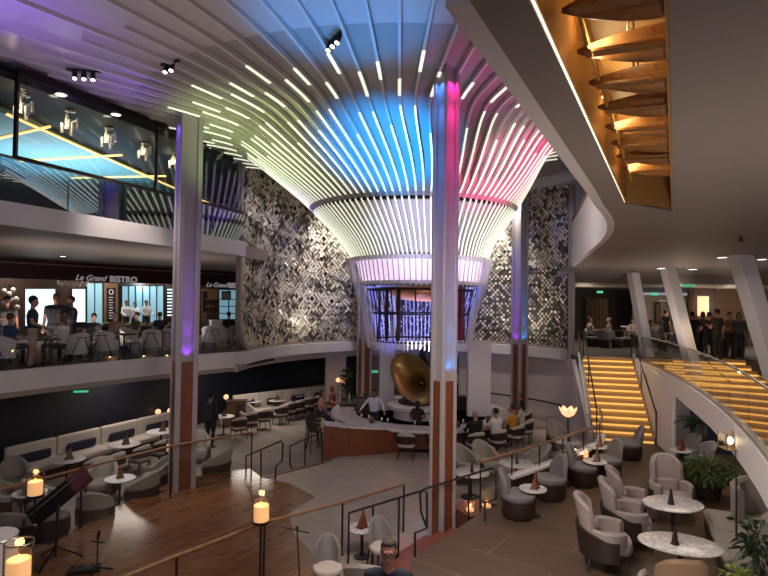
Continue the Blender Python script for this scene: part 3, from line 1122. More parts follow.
# the two bent handrails of the foreground steps
c0, c1 = pd(349, 513, 10.3), pd(424, 490, 10.0)
rail_tube('step_handrail', 'dark metal handrail left of the wooden steps, bent down at its end',
          [ground(c0, 0), c0, c1, pd(427, 494, 9.95), pd(427, 528, 9.9), pd(415, 533, 9.5), pd(415, 562, 9.45)], posts=[(pd(399, 498, 10.1), ground(pd(399, 498, 10.1), .0)), (pd(373, 506, 10.2), ground(pd(373, 506, 10.2), 0))])
rail_tube('step_handrail', 'dark metal handrail right of the wooden steps, in front of the tall column',
          [pd(427, 528, 10.9), pd(421, 512, 10.9), pd(420, 494, 10.9), pd(424, 489, 10.9), pd(492, 468, 11.35), pd(496, 471, 11.35), pd(496, 499, 11.3), pd(485, 503, 10.9), pd(485, 531, 10.75)], posts=[(pd(469, 476, 11.2), ground(pd(469, 476, 11.2), .2))])
rail_tube('step_handrail', 'left one of two bent handrails between lounge and plaza, by the parquet corner',
          [pd(247, 478, 15.75), pd(246, 472, 15.8), pd(246, 456, 15.9), pd(281, 441, 15.1), pd(283, 444, 15.1), pd(282, 461, 15.1), pd(276, 466, 14.9), pd(275, 484, 14.85)], .024, posts=[(pd(261, 449, 15.6), pd(261, 480, 15.4))])
rail_tube('step_handrail', 'right one of two bent handrails between lounge and plaza, nearer the bar',
          [pd(296, 474, 16.6), pd(290, 465, 16.7), pd(290, 446, 16.8), pd(312, 436, 16.3), pd(322, 432, 16.2), pd(322, 462, 16.0)], .024, posts=[(pd(305, 440, 16.5), pd(305, 474, 16.3))])
# curved wall rails below the right mosaic
for (yy, lab) in ((397, 'upper curved black handrail on the grey wall under the right mosaic'), (421, 'lower curved black handrail on the grey wall under the right mosaic')):
    P = [Vector((x, y, at(500 + 0, yy, d=23.6).z)) for x, y in offset(MOS, -.33) if x > 3.6]
    rail_tube('wall_handrail', lab, [tuple(p) for p in P] + [(7.0, 20.9, P[-1].z - .06)], .035)

# ================================================================== STAIRS
st = thing('staircase', 'broad flight of glowing amber steps rising to the right deck', 'stairs', (7.9, 17.3, .6))
S0, S1 = Vector((7.46, 17.2, .6)), Vector((8.42, 21.05, 2.85))
dirS = Vector((S1.x - S0.x, S1.y - S0.y, 0))
NS = 13
sd = dirS.normalized()
sn = Vector((sd.y, -sd.x, 0))
ang = math.atan2(sn.y, sn.x)
def flight(root, base, width, n0, n1, wf=lambda k: 1.0):
    run = dirS.length / NS
    for k in range(n0, n1):
        zz = .6 + 2.25 * (k + 1) / NS
        c = base + sd * (run * (k + .5))
        w = width * wf(k)
        s = MB().box((c.x, c.y, zz - .05), (w, run + .06, .1), ang).build('step', 'tread', root, world=True)
        c2 = c - sd * (run / 2 + .0)
        MB().box((c2.x, c2.y, zz - .095), (w - .04, .03, .14), ang).build('lit_riser', 'riser', s, world=True)
flight(st, Vector((S0.x, S0.y, 0)), 1.8, 0, NS, lambda k: 1 - .004 * max(0, 10 - k))
for sg, nm in ((-1, 'stringer'), (1, 'stringer')):
    a = S0 + sn * (.97 * sg)
    b = S1 + sn * (.97 * sg)
    MB().wall([(a.x, a.y), (b.x, b.y)], [.6, 2.6], [.85, 3.02], .06).build(nm, 'white', st, world=True)
def stair_rail(root, sg, lo, hi, mat='black', off=.9):
    pts = []
    for t in (lo, 0, .25, .5, .75, 1, hi):
        p = S0.lerp(S1, t) + sn * (off * sg)
        pts.append((p.x, p.y, (.6 + 2.25 * max(0, min(1, t))) + .95))
    MB().tube(pts, .026, 8).build('handrail', mat, root, world=True)
    for t in (0, .55, 1.0):
        p = S0.lerp(S1, t) + sn * (off * sg)
        MB().cyl((p.x, p.y, .6 + 2.25 * t), (p.x, p.y, .6 + 2.25 * t + .95), .02, n=8).build('rail_post', mat, root, world=True)
stair_rail(st, 1, -.02, 1.05)
stair_rail(st, -1, -.02, 1.05, off=.8)
a, b = S0 - sn * .97, S1 - sn * .97
MB().wall([(a.x, a.y), (b.x, b.y)], [.86, 3.04], [1.6, 3.85], .02).build('glass_side', 'glass', st, world=True)
st2 = thing('staircase', 'second flight of amber steps seen through the curved glass at right', 'stairs', (11.5, 18.6, .9))
flight(st2, Vector((S0.x + 4.05, S0.y - .1, 0)), 3.7, 2, NS)
MB().wall([(13.32, 16.5), (13.42, 21)], .6, 2.85, .08).build('stringer', 'white', st2, world=True)
MB().box((13.1, 20.7, 3.4), (.04, .04, 1.1)).build('rail_post', 'black', st2, world=True)
MB().tube([(11.0, 21.0, 3.75), (11.35, 19.4, 2.85), (11.6, 18.4, 2.2)], .025, 8).build('handrail', 'black', st2, world=True)
balustrade('curved tall glass balustrade along the white stairwell band', bp, 2.93, 3.75, 1.6, 'steel', None, 'glass', .02)

# ================================================================== BISTRO AND UPPER LEFT DECK FITTINGS
SG0, SGD = Vector((-14.9, 21.5, 0)), Vector((4.8, 6.0, 0)).normalized()
SGN = Vector((-SGD.y, SGD.x, 0))                        # away from the camera
def onplane(px, py, off=0.):
    """where a sight line meets the upright bistro front (off metres behind the sign)"""
    P0 = SG0 + SGN * off
    v = FWD + RIGHT * ((px - 384) / F_PX) - UP * ((py - 288) / F_PX)
    t = (P0 - CAM).dot(SGN) / v.dot(SGN)
    return CAM + v * t
sgn = thing('shop_sign', 'long dark maroon sign band over the bistro front', 'sign', tuple(SG0 + Vector((0, 0, 5.5))))
a, b = SG0 - SGD * 9, SG0 + SGD * 13
MB().wall([(a.x, a.y), (b.x, b.y)], 5.52, 6.29, .2).build('sign_board', 'sign', sgn, world=True)
MB().wall([tuple((a - SGN * .12)[:2]), tuple((b - SGN * .12)[:2])], 6.12, 6.18, .06).build('sign_molding', 'beige', sgn, world=True)
def lettering(txt, px, py, size, shear, parent, mat='letter', off=-.13, name='lettering', spacing=1.0, bold=0.):
    c = bpy.data.curves.new(name, 'FONT')
    c.body = txt
    c.size = size
    c.shear = shear
    c.extrude = .01
    c.offset = bold
    c.space_character = spacing
    c.align_x = 'LEFT'
    o = bpy.data.objects.new(name, c)
    COL.objects.link(o)
    dg = bpy.context.evaluated_depsgraph_get()
    me = bpy.data.meshes.new_from_object(o.evaluated_get(dg))
    bpy.data.objects.remove(o)
    o = bpy.data.objects.new(name, me)
    COL.objects.link(o)
    me.materials.clear()
    me.materials.append(MT[mat])
    p = onplane(px, py, off)
    X, Z = SGD, Vector((0, 0, 1))
    M = Matrix((X, Z, X.cross(Z))).transposed().to_4x4()
    M.translation = p
    o.parent = parent
    o.matrix_local = wm(parent).inverted() @ M
    return o
o = lettering('Le Grand', 75, 279.8, .335, .4, sgn, bold=.004)
o['label'] = 'slanted script lettering reading Le Grand'
o = lettering('BISTRO', 109.5, 281.6, .37, 0, sgn, bold=.012, spacing=1.05)
o['label'] = 'pale capital lettering reading BISTRO'
o = lettering('Le Grand', 206, 286.6, .33, .4, sgn, bold=.004)
o['label'] = 'second slanted lettering reading Le Grand'
o = lettering('BISTRO', 228, 287.6, .37, 0, sgn, bold=.012)
o['label'] = 'second capital lettering reading BISTRO'
# bistro back wall and what is on it
BK = 2.6
a, b = SG0 + SGN * BK - SGD * 9, SG0 + SGN * BK + SGD * 14
struct('wall_bistro_back', MB().wall([(a.x, a.y), (b.x, b.y)], D4, 6.3, .15), 'wooddark')
def onwall(m_, px0, px1, py0, py1, off, th=.05, mi=0):
    p = [onplane(px0, py0, off), onplane(px1, py0, off), onplane(px1, py1, off), onplane(px0, py1, off)]
    q = [x + SGN * th for x in p]
    m_.add(p + q, [(0, 1, 2, 3), (7, 6, 5, 4), (0, 4, 5, 1), (1, 5, 6, 2), (2, 6, 7, 3), (3, 7, 4, 0)], mi)
    return m_
def wallwindow(n, px0, px1, py0, py1, mat, bars=2):
    p = onplane((px0 + px1) / 2, py1, BK - .12)
    r = bpy.data.objects.new(f'window_{n}', None)
    COL.objects.link(r)
    r.location = p
    r['kind'] = 'structure'
    onwall(MB(), px0, px1, py0, py1, BK - .12).build('window_glass', mat, r, world=True)
    f_ = MB()
    for k in range(bars + 1):
        x = px0 + (px1 - px0) * k / bars
        onwall(f_, x - .35, x + .35, py0, py1, BK - .17)
    onwall(f_, px0, px1, py0 - .8, py0, BK - .17)
    onwall(f_, px0, px1, py1, py1 + .8, BK - .17)
    f_.build('window_frame', 'bronze', r, world=True)
wallwindow(4, 25, 56, 289, 326, 'winlit', 1)
wallwindow(5, 72, 86, 289, 322, 'winlit', 1)
wallwindow(6, 87, 103, 283, 326, 'winblue', 2)
wallwindow(7, 122, 164, 286, 322, 'winblue', 6)
wallwindow(8, 176, 184, 286, 325, 'winlit', 1)
wallwindow(9, 219, 239, 290, 319, 'winblue', 2)
mb_ = thing('menu_board', 'framed black menu board with pale lines beside the kitchen window', 'menu board', tuple(onplane(111, 325, BK - .2)))
onwall(MB(), 104, 118, 283, 326, BK - .2).build('wood_frame', 'tan', mb_, world=True)
onwall(MB(), 107, 115.5, 288, 322, BK - .24).build('board', 'brick_menu', mb_, world=True)
m_ = MB()
for k in range(9):
    onwall(m_, 109, 113.5 - (k * 3 % 2), 297 + k * 2.6, 297.7 + k * 2.6, BK - .26, .02)
m_.build('writing_lines', 'letter', mb_, world=True)
m_ = MB()
m_.tube([onplane(111.2 + 2 * math.cos(t), 292 + 2.4 * math.sin(t), BK - .25) for t in [2 * PI * k / 12 for k in range(12)]], .02, 6, closed=True)
m_.build('round_emblem', 'letter', mb_, world=True)
mb2 = thing('menu_board', 'tall dark menu board with pale rungs right of the kitchen window', 'menu board', tuple(onplane(170, 325, BK - .2)))
onwall(MB(), 165, 175.5, 285, 322, BK - .2).build('board', 'brick_menu', mb2, world=True)
m_ = MB()
for k in range(9):
    onwall(m_, 167.5, 173, 289 + k * 3.2, 290.2 + k * 3.2, BK - .22, .02)
m_.build('writing_lines', 'winlit', mb2, world=True)
pc = thing('framed_picture', 'dark framed picture on the bistro wall right of the lit column', 'picture', tuple(onplane(226, 300, BK - .2)))
onwall(MB(), 222, 231, 291, 300, BK - .2).build('frame', 'black', pc, world=True)
onwall(MB(), 223.3, 229.7, 292.5, 298.5, BK - .22, .02).build('picture_sheet', 'beige', pc, world=True)
dr = thing('display_shelf', 'warmly lit wooden display shelf at the right end of the bistro', 'shelf', tuple(onplane(212, 322, BK - .2)))
onwall(MB(), 202, 219, 289, 322, BK - .1).build('back_panel', 'tan', dr, world=True)
onwall(MB(), 203, 207, 291, 318, BK - .2).build('dark_panel', 'brick_menu', dr, world=True)
for y in (299, 306, 313):
    onwall(MB(), 208, 238, y, y + .8, BK - .5, .35).build('shelf_board', 'woodmid', dr, world=True)
br = thing('buffet_counter', 'pale buffet counter at the right end of the bistro', 'counter', tuple(onplane(222, 336, BK - .9)))
onwall(MB(), 212, 238, 320, 337, BK - 1.0, .5).build('counter_front', 'fascia', br, world=True)
kc = thing('kitchen_counter', 'long kitchen counter heaped with food in front of the cooks', 'counter', tuple(onplane(140, 340, BK - 1.3)))
onwall(MB(), 96, 172, 326, 350, BK - 1.6, .5).build('counter_front', 'wooddark', kc, world=True)
onwall(MB(), 95, 173, 325, 326.5, BK - 1.65, .6).build('counter_top', 'beige', kc, world=True)
m_ = MB()
for k in range(46):
    p = onplane(104 + 66 * random.random(), 324.3, BK - 1.6 + .4 * random.random())
    m_.ball(p, .05 + .07 * random.random(), 7, 5, k % 3)
fd = m_.build('food_display', [cloth('7c6a3a'), cloth('5c3a24'), cloth('4e5b34')], smooth=True)
tag(fd, 'heaped breads, fruit and greens on the kitchen counter', 'food', kind='stuff')
gl = MB()
for k in range(16):
    p = onplane(58 + k * 2.0, 284 + (k % 3), 1.2)
    gl.lathe([(.0, 0), (.05, .0), (.02, .03), (.02, .12), (.07, .2), (.075, .3)], tuple(p), 8)
gr = gl.build('hanging_glasses', 'crystal', smooth=True)
tag(gr, 'rows of stemmed glasses hanging above the bistro counter', 'glassware', kind='stuff')
ch = thing('wall_lamp', 'cluster of round glass globes at the far left of the bistro', 'lamp', tuple(onplane(10, 310, 1.5)))
for x, y in ((4, 291), (9, 294), (13, 290), (16, 299), (10, 300), (17, 307), (5, 303)):
    MB().ball(onplane(x, y, 1.5), .11, 10, 7).build('globe', 'crystal', ch, smooth=True, world=True)
MB().cyl(onplane(10, 284, 1.5), onplane(10, 310, 1.5), .03, n=6).build('stem', 'bronze', ch, world=True)

# crystal pendants behind the upper windows
def pendant(px, py, d, label):
    p = at(px, py, d=d)
    root = thing('pendant_lamp', label, 'pendant lamp', (p.x, p.y, 9.33), 0, 'crystal pendants of the upper deck')
    zc = p.z - 9.33
    MB().cyl((0, 0, 0), (0, 0, zc + .2), .012, n=6).build('cord', 'black', root)
    MB().lathe([(.1, -.01), (.12, -.04), (.03, -.06)], (0, 0, 0), 12).build('ceiling_rose', 'gold', root)
    for k in range(9):
        a = 2 * PI * k / 9 + .3
        r = .17 if k % 2 else .10
        z = zc + .12 * math.sin(k * 2.3)
        q = Vector((r * math.cos(a), r * math.sin(a), z))
        MB().cyl(q - Vector((0, 0, .12)), q + Vector((0, 0, .12)), .035, n=8).build('crystal_tube', 'crystal', root, smooth=True)
    MB().ball((0, 0, zc), .07, 10, 8).build('bulb', 'bulb', root, smooth=True)
    light('POINT', 'pendant_light', (p.x - .05, p.y - .28, p.z), 5, (1, .8, .5), size=.06)
for (px, py, d), w in zip(((24, 109, 12.3), (70, 125, 13.3), (109, 139, 14.6), (145, 152, 16.0), (175, 162, 17.5)), ('leftmost', 'second', 'middle', 'fourth', 'rightmost')):
    pendant(px, py, d, f'crystal cluster pendant behind the upper window, {w} of the five')

def downlight(px, py, z, label, r=.09, mat='down'):
    p = at(px, py, z)
    root = thing('ceiling_spot', label, 'downlight', (p.x, p.y, z))
    MB().lathe([(r, 0), (r * 1.35, 0), (r * 1.35, -.02), (r, -.02), (r, 0)], (0, 0, 0), 20).build('trim_ring', 'steel', root)
    MB().lathe([(0, -.006), (r, -.006), (r, -.016), (0, -.016)], (0, 0, 0), 20).build('lens', mat, root)
downlight(63, 256, 6.29, 'small round downlight in the soffit above the bistro sign', .1)
downlight(61, 94, 9.34, 'left downlight in the dark upper deck ceiling', .1)
downlight(116, 114, 9.34, 'right downlight in the dark upper deck ceiling', .1)
def exit_sign(px, py, d, w, h, label):
    p = at(px, py, d=d)
    root = thing('exit_sign', label, 'sign', tuple(p), math.atan2(-p.x, p.y) * .6)
    MB().box((0, 0, 0), (w, .05, h)).build('sign_body', 'exit', root)
    m_ = MB().bar((-w * .05, -.03, 0), (w * .38, -.03, 0), .012, h * .18)
    m_.bar((w * .38, -.03, 0), (w * .25, -.03, h * .28), .012, h * .15)
    m_.bar((w * .38, -.03, 0), (w * .25, -.03, -h * .28), .012, h * .15)
    m_.ball((-w * .27, -.03, h * .25), (h * .1, .012, h * .1), 8, 6)
    m_.bar((-w * .27, -.03, h * .15), (-w * .3, -.03, -h * .15), .012, h * .16)
    m_.bar((-w * .3, -.03, -h * .15), (-w * .4, -.03, -h * .38), .012, h * .1)
    m_.bar((-w * .3, -.03, -h * .15), (-w * .2, -.03, -h * .38), .012, h * .1)
    m_.build('pictogram', 'letter', root)
exit_sign(689, 285, 24, .5, .15, 'green exit sign, nearest of three under the right ceiling')
exit_sign(654, 294, 28, .36, .14, 'green exit sign between the two farther leaning columns')
exit_sign(600, 292, 29, .3, .12, 'green exit sign at left above the dim restaurant')
exit_sign(81, 391.5, 14.35, .34, .05, 'small green sign on the underside of the bistro balcony')
exit_sign(374, 371.5, 26.5, .4, .12, 'small green sign behind the funnel left of the white pillar')
for k, (px, py, w) in enumerate(((661, 268, 'left'), (693, 269, 'middle'), (722, 257, 'nearer'), (762, 259, 'rightmost'))):
    downlight(px, py, 6.19 if py < 262 else 6.0, f'{w} round downlight among the leaning columns at right', .12)
mk = thing('ceiling_sprinkler', 'small black sprinkler under the grey right ceiling', 'sprinkler', tuple(at(741, 236, 6.2)))
MB().cyl((0, 0, 0), (0, 0, -.1), .03, n=10).build('body', 'black', mk)
MB().cyl((0, 0, -.1), (0, 0, -.12), .05, n=10).build('cap', 'black', mk)

# right hand deck: lit shelf wall, doorways, wall panels
def shelfunit(label, px0, px1, d):
    a, b = at(px0, 340, d=d), at(px1, 340, d=d)
    root = thing('wall_shelf', label, 'shelf', (a.x, a.y, 2.85))
    for z in (3.6, 4.1, 4.6, 5.1):
        MB().bar((a.x, a.y, z), (b.x, b.y, z), .3, .04).build('shelf_board', 'letter' if z > 5 else 'white', root, world=True)  # top board glows through its material to look lit
shelfunit('pale lit shelf wall behind the leaning columns', 660, 668, 30.7)
shelfunit('second narrow lit shelf left of the farthest leaning column', 636, 641, 30.7)
for px, w, lab in ((655, 5, 'narrow dark picture on the cream back wall, left one'), (672, 6, 'narrow dark picture on the cream back wall, right one')):
    a, b = at(px, 313, d=30.6), at(px + w, 313, d=30.6)
    root = thing('framed_picture', lab, 'picture', tuple(a))
    MB().wall([(a.x, a.y), (b.x, b.y)], a.z - .6, a.z + .6, .05).build('frame', 'black', root, world=True)
    MB().wall([(a.x + .06, a.y - .04), (b.x - .06, b.y - .04)], a.z - .5, a.z + .5, .03).build('picture_sheet', 'tanwall', root, world=True)
cu = MB()
pts = []
for k in range(33):
    p = at(586 + 22 * k / 32, 320, d=32.6 + .12 * math.cos(k * 1.6))
    pts.append((p.x, p.y))
cu.wall(pts, 2.85, 5.2, .04)
tag(cu.build('curtain', 'tan'), 'dim golden curtain on the dark back wall beyond the stairs', 'curtain')
pl = thing('wall_sconce', 'glowing yellow wall lamp between people at the right', 'wall lamp', tuple(at(702, 306, d=28.5)))
MB().box((0, -.1, 0), (.55, .06, 1.0)).build('lit_panel', 'lampshade', pl)
MB().box((0, -.05, -.55), (.6, .14, .08)).build('bracket', 'gold', pl)
# ================================================================== BAR
BC = Vector((1.45, 20.9, 0))
bar = thing('bar_counter', 'round wood-fronted cocktail bar with pale stone counter under the light funnel', 'bar', tuple(BC))
a0, a1 = math.radians(-205), math.radians(25)
MB().lathe([(3.0, -.29), (3.0, .66), (2.9, .66), (2.9, -.29), (3.0, -.29)], (0, 0, 0), 72).build('bar_front', 'woodred', bar, smooth=True)
MB().lathe([(2.55, .66), (3.34, .66), (3.37, .69), (3.37, .73), (3.34, .76), (2.55, .76), (2.55, .66)], (0, 0, 0), 72).build('counter_top', 'marble', bar, smooth=True)
MB().lathe([(2.92, .0), (3.03, .0), (3.03, .1), (2.92, .1), (2.92, 0)], (0, 0, 0), 72).build('kick_plate', 'bronze', bar, smooth=True)
MB().lathe([(2.56, .0), (2.62, 0), (2.62, .66), (2.56, .66), (2.56, 0)], (0, 0, 0), 60).build('inner_front', 'wooddark', bar, smooth=True)
wa, wb = at(323, 466, -.3), at(398, 452, 0)
WL = [(wa.x, wa.y), (wa.x * .66 + wb.x * .34, wa.y * .66 + wb.y * .34 - .10), (wa.x * .33 + wb.x * .67, wa.y * .33 + wb.y * .67 - .09), (wb.x, wb.y)]
MB().wall(WL, -.3, [.96, .86, .78, .70], .12).build('wood_screen', 'woodred', bar, world=True)
MB().wall([(x, y + .16) for x, y in WL], [.96, .86, .78, .70], [1.01, .91, .83, .75], .5).build('screen_counter', 'marble', bar, world=True)
# centre island with the horn
isl = thing('bar_island', 'white round plinth in the middle of the bar under the golden horn', 'plinth', (1.2, 20.2, 0))
MB().lathe([(.8, 0), (.8, .95), (1.0, 1.0), (1.02, 1.12), (.95, 1.16), (0, 1.16)], (0, 0, 0), 40).build('plinth_body', 'white', isl, smooth=True)
MB().lathe([(.62, 1.16), (.62, 1.26), (.5, 1.3), (.42, 1.62), (.0, 1.62)], (0, 0, 0), 32).build('dark_base', 'brownfab', isl, smooth=True)
horn = thing('horn_sculpture', 'big golden flared horn leaning over the bar plinth', 'sculpture', (1.15, 20.2, 1.62))
prof = [(.10, -.15), (.16, .15), (.22, .45), (.30, .7), (.42, .92), (.58, 1.08), (.72, 1.16), (.80, 1.18), (.80, 1.15), (.70, 1.12), (.56, 1.03), (.40, .88), (.27, .66), (.18, .4), (.12, .1), (.0, 0)]
m_ = MB().lathe(prof, (0, 0, 0), 48, sx=.86, sy=1.42)
ax = Vector((-.42, -.80, .38)).normalized()
x_ = Vector((.80, -.35, .25))
x_ = (x_ - ax * x_.dot(ax)).normalized()
y_ = ax.cross(x_)
Rm = Matrix((x_, y_, ax)).transposed()
# tilt the long axis of the mouth from upper left to lower right
Rm = Rm @ Matrix.Rotation(math.radians(32), 3, 'Z')
off = Vector((.42, .55, .05))
m_.v = [tuple(Rm @ Vector(v) + off) for v in m_.v]
m_.build('bell', 'gold', horn, smooth=True)
m_ = MB()
m_.tube([off + Rm @ Vector((0, 0, .1)), off + Vector((.15, .3, -.1)), Vector((.15, .5, .1)), Vector((.05, .25, -.05)), Vector((0, 0, 0))], lambda t: .12 - .03 * t, 12)
m_.build('stem', 'bronze', horn, smooth=True)
h2 = thing('horn_sculpture', 'black egg-shaped form standing behind the golden horn', 'sculpture', (1.72, 20.95, .7))
m_ = MB().lathe([(.05, .0), (.16, .0), (.12, .6), (.10, 1.0), (.28, 1.25), (.44, 1.65), (.46, 2.0), (.36, 2.35), (.18, 2.52), (0, 2.56)], (0, 0, 0), 28, sx=.9, sy=.7)
m_.build('body', 'black', h2, smooth=True)
# white pillar blades of the bar core
for lab, pxa, pxb, d in (('white pillar blade left of the golden horn', 379, 394, 21.5), ('white pillar blade right of the tall front column', 467, 490, 20.6)):
    a, b = at(pxa, 405, d=d), at(pxb, 405, d=d)
    r = thing('pillar', lab, 'pillar', ((a.x + b.x) / 2, d, -.28))
    MB().box((0, 0, 1.86), (b.x - a.x, .35, 3.72), bev=.03).build('shaft', 'white', r)
    MB().box((0, 0, .1), (b.x - a.x + .06, .41, .2)).build('foot', 'bronze', r)
bb = thing('back_bar', 'dark back bar shelf crowded with bottles behind the golden horn', 'shelf', (2.0, 21.7, 0))
MB().box((0.6, 0, .6), (1.3, .4, 1.2)).build('cabinet', 'wooddark', bb)
MB().box((0.45, .0, 1.7), (1.0, .24, .04)).build('shelf_board', 'woodmid', bb)
MB().box((0.45, .0, 2.2), (1.0, .24, .04)).build('shelf_board', 'woodmid', bb)
MB().box((0.45, .15, 1.9), (1.05, .05, 1.6)).build('back_panel', 'wooddark', bb)
rr = random.Random(5)
def bottle(p, k, label, grp):
    r = thing('bottle', label, 'bottle', p, 0, grp)
    s = .85 + .3 * rr.random()
    MB().lathe([(0, 0), (.042, 0), (.044, .02), (.044, .2 * s), (.016, .25 * s), (.014, .31 * s), (0, .31 * s)], (0, 0, 0), 10).build('body', ('bottle_g', 'bottle_a', 'bottle_c')[k % 3], r, smooth=True)
    MB().cyl((0, 0, .3 * s), (0, 0, .335 * s), .017, n=8).build('cap', 'black', r)
for k in range(9):
    bottle((2.0 + .02 + .11 * k, 21.68, 1.72), k, 'small bottle in the lower row on the shelf behind the horn', 'bottles on the lower back bar shelf')
for k in range(9):
    bottle((2.0 + .02 + .11 * k, 21.68, 2.22), k + 1, 'small bottle in the upper row on the shelf behind the horn', 'bottles on the upper back bar shelf')
lb = thing('bottle_cabinet', 'low dark cabinet with bottles behind the bartender', 'cabinet', (-1.0, 21.6, 0))
MB().box((0, 0, .45), (1.3, .4, .9)).build('body', 'wooddark', lb)
MB().box((0, 0, .92), (1.36, .46, .04)).build('cabinet_top', 'steel', lb)
for k in range(9):
    bottle((-1.56 + .14 * k, 21.6, .94), k, 'bottle in the row on the low cabinet behind the bartender', 'bottles on the low bar cabinet')
# barware on the counter
glass_b = thing('wine_glass', '', 'glass', (0, 0, 0))
MB().lathe([(0, 0), (.035, 0), (.006, .01), (.005, .09), (.035, .13), (.038, .17), (.03, .21), (.028, .21), (.035, .17), (.0, .1)], (0, 0, 0), 10).build('bowl', 'crystal', glass_b, smooth=True)
used = []
for k, a in enumerate((-150, -141, -133, -122, -117, -98, -88, -80, -64, -52, -40, -28)):
    t = math.radians(a)
    place(glass_b, used, (BC.x + 2.78 * math.cos(t), BC.y + 2.78 * math.sin(t), .76), 0, 'stemmed glass standing on the pale round bar counter', 'glasses on the bar counter')
def napkin_stand(p, lab, c='8a4a35'):
    r = thing('napkin_caddy', lab, 'caddy', p)
    MB().box((0, 0, .06), (.16, .1, .12), bev=.01).build('holder', 'wooddark', r)
    MB().box((0, 0, .15), (.12, .06, .14), .1).build('napkins', cloth(c), r)
for a, lab in ((-128, 'reddish napkin caddy on the bar counter in front of the bartender'), (-70, 'reddish napkin caddy on the bar counter beside the tall column'), (-42, 'reddish napkin caddy on the right side of the bar counter')):
    t = math.radians(a)
    napkin_stand((BC.x + 2.92 * math.cos(t), BC.y + 2.92 * math.sin(t), .76), lab)
eq = thing('coffee_machine', 'dark steel bar machine on the inner counter left of the bartender', 'machine', (-.6, 20.5, 0))
MB().box((0, 0, .5), (.75, .5, .9), .3).build('cabinet', 'wooddark', eq)
MB().box((0, 0, 1.08), (.62, .42, .36), .3, bev=.04).build('body', 'steel', eq)
for x in (-.18, .05, .22):
    MB().cyl((x, -.22, 1.04), (x, -.30, .98), .02, n=8).build('spout', 'black', eq)
MB().box((0, .03, 1.28), (.5, .3, .05), .3).build('cup_tray', 'black', eq)

# ================================================================== CHAIRS
def wrapmesh(m_, rx, ry, a, z0, top, th, n=18, lean=0., cy=0., mi=0, bot=None, sq=1.0):
    rings = []
    for i in range(n + 1):
        t = -a + 2 * a * i / n
        zt = top(t)
        zb = bot(t) if bot else z0
        def P(f, z):
            st_, ct = math.sin(t), math.cos(t)
            x = (rx - f) * math.copysign(abs(st_) ** sq, st_)
            y = cy + (ry - f) * math.copysign(abs(ct) ** sq, ct) + lean * (z - z0) * max(0, math.cos(t))
            return (x, y, z)
        e = th * .35
        rings.append([P(0, zb), P(0, zt - e), P(e, zt), P(th - e, zt), P(th, zt - e), P(th, zb)])
    vs = [p for r in rings for p in r]
    k = 6
    fs = [(i * k + j, i * k + (j + 1) % k, (i + 1) * k + (j + 1) % k, (i + 1) * k + j) for i in range(n) for j in range(k)]
    fs += [tuple(range(k - 1, -1, -1)), tuple(n * k + j for j in range(k))]
    m_.add(vs, fs, mi)
    return m_
def legs4(root, w, d, h, mat, r0=.022, r1=.014, splay=.05, cy=0):
    for sx in (-1, 1):
        for sy in (-1, 1):
            MB().cyl((sx * w, cy + sy * d, h), (sx * (w + splay), cy + sy * (d + splay), 0), r0, r1, 8).build('leg', mat, root)
def seatpad(m_, rx, ry, z, th, cy=0, p=.6, n=24):
    prof = [(.0, z), (.96, z), (1, z + th * .25), (1, z + th * .75), (.95, z + th), (.6, z + th * 1.08), (0, z + th * 1.1)]
    vs = []
    for r, zz in prof:
        for k in range(n):
            t = 2 * PI * k / n
            c, s = math.cos(t), math.sin(t)
            vs.append((rx * r * math.copysign(abs(c) ** p, c), cy + ry * r * math.copysign(abs(s) ** p, s), zz))
    fs = [(i * n + k, i * n + (k + 1) % n, (i + 1) * n + (k + 1) % n, (i + 1) * n + k) for i in range(len(prof) - 1) for k in range(n)]
    m_.add(vs, fs)
    return m_
def dining_chair():
    r = thing('dining_chair', '', 'chair')
    seatpad(MB(), .26, .26, .40, .09).build('seat', 'cream', r, smooth=True)
    seatpad(MB(), .27, .27, .34, .06).build('seat_frame', 'wooddark', r, smooth=True)
    wrapmesh(MB(), .285, .285, math.radians(82), .47, lambda t: .86 - .13 * (abs(t) / 1.43) ** 2, .07, lean=.10).build('backrest', 'cream', r, smooth=True)
    wrapmesh(MB(), .315, .315, math.radians(88), .50, lambda t: .75 - .08 * (abs(t) / 1.5) ** 2, .028, lean=.10).build('back_shell', 'brownfab', r, smooth=True)
    legs4(r, .19, .19, .36, 'wooddark')
    return r
def tub_chair():
    r = thing('tub_armchair', '', 'armchair')
    seatpad(MB(), .33, .34, .28, .15, -.03).build('seat', 'stone', r, smooth=True)
    wrapmesh(MB(), .38, .38, math.radians(128), .30, lambda t: .58 + .36 * max(0, math.cos(t * .8)) ** 1.3, .11, lean=.2).build('backrest', 'stone', r, smooth=True)
    wrapmesh(MB(), .40, .40, math.radians(130), .16, lambda t: .44 + .10 * max(0, math.cos(t * .7)), .04, lean=.14).build('back_shell', 'brownfab', r, smooth=True)
    legs4(r, .22, .22, .18, 'wooddark', splay=.04)
    return r
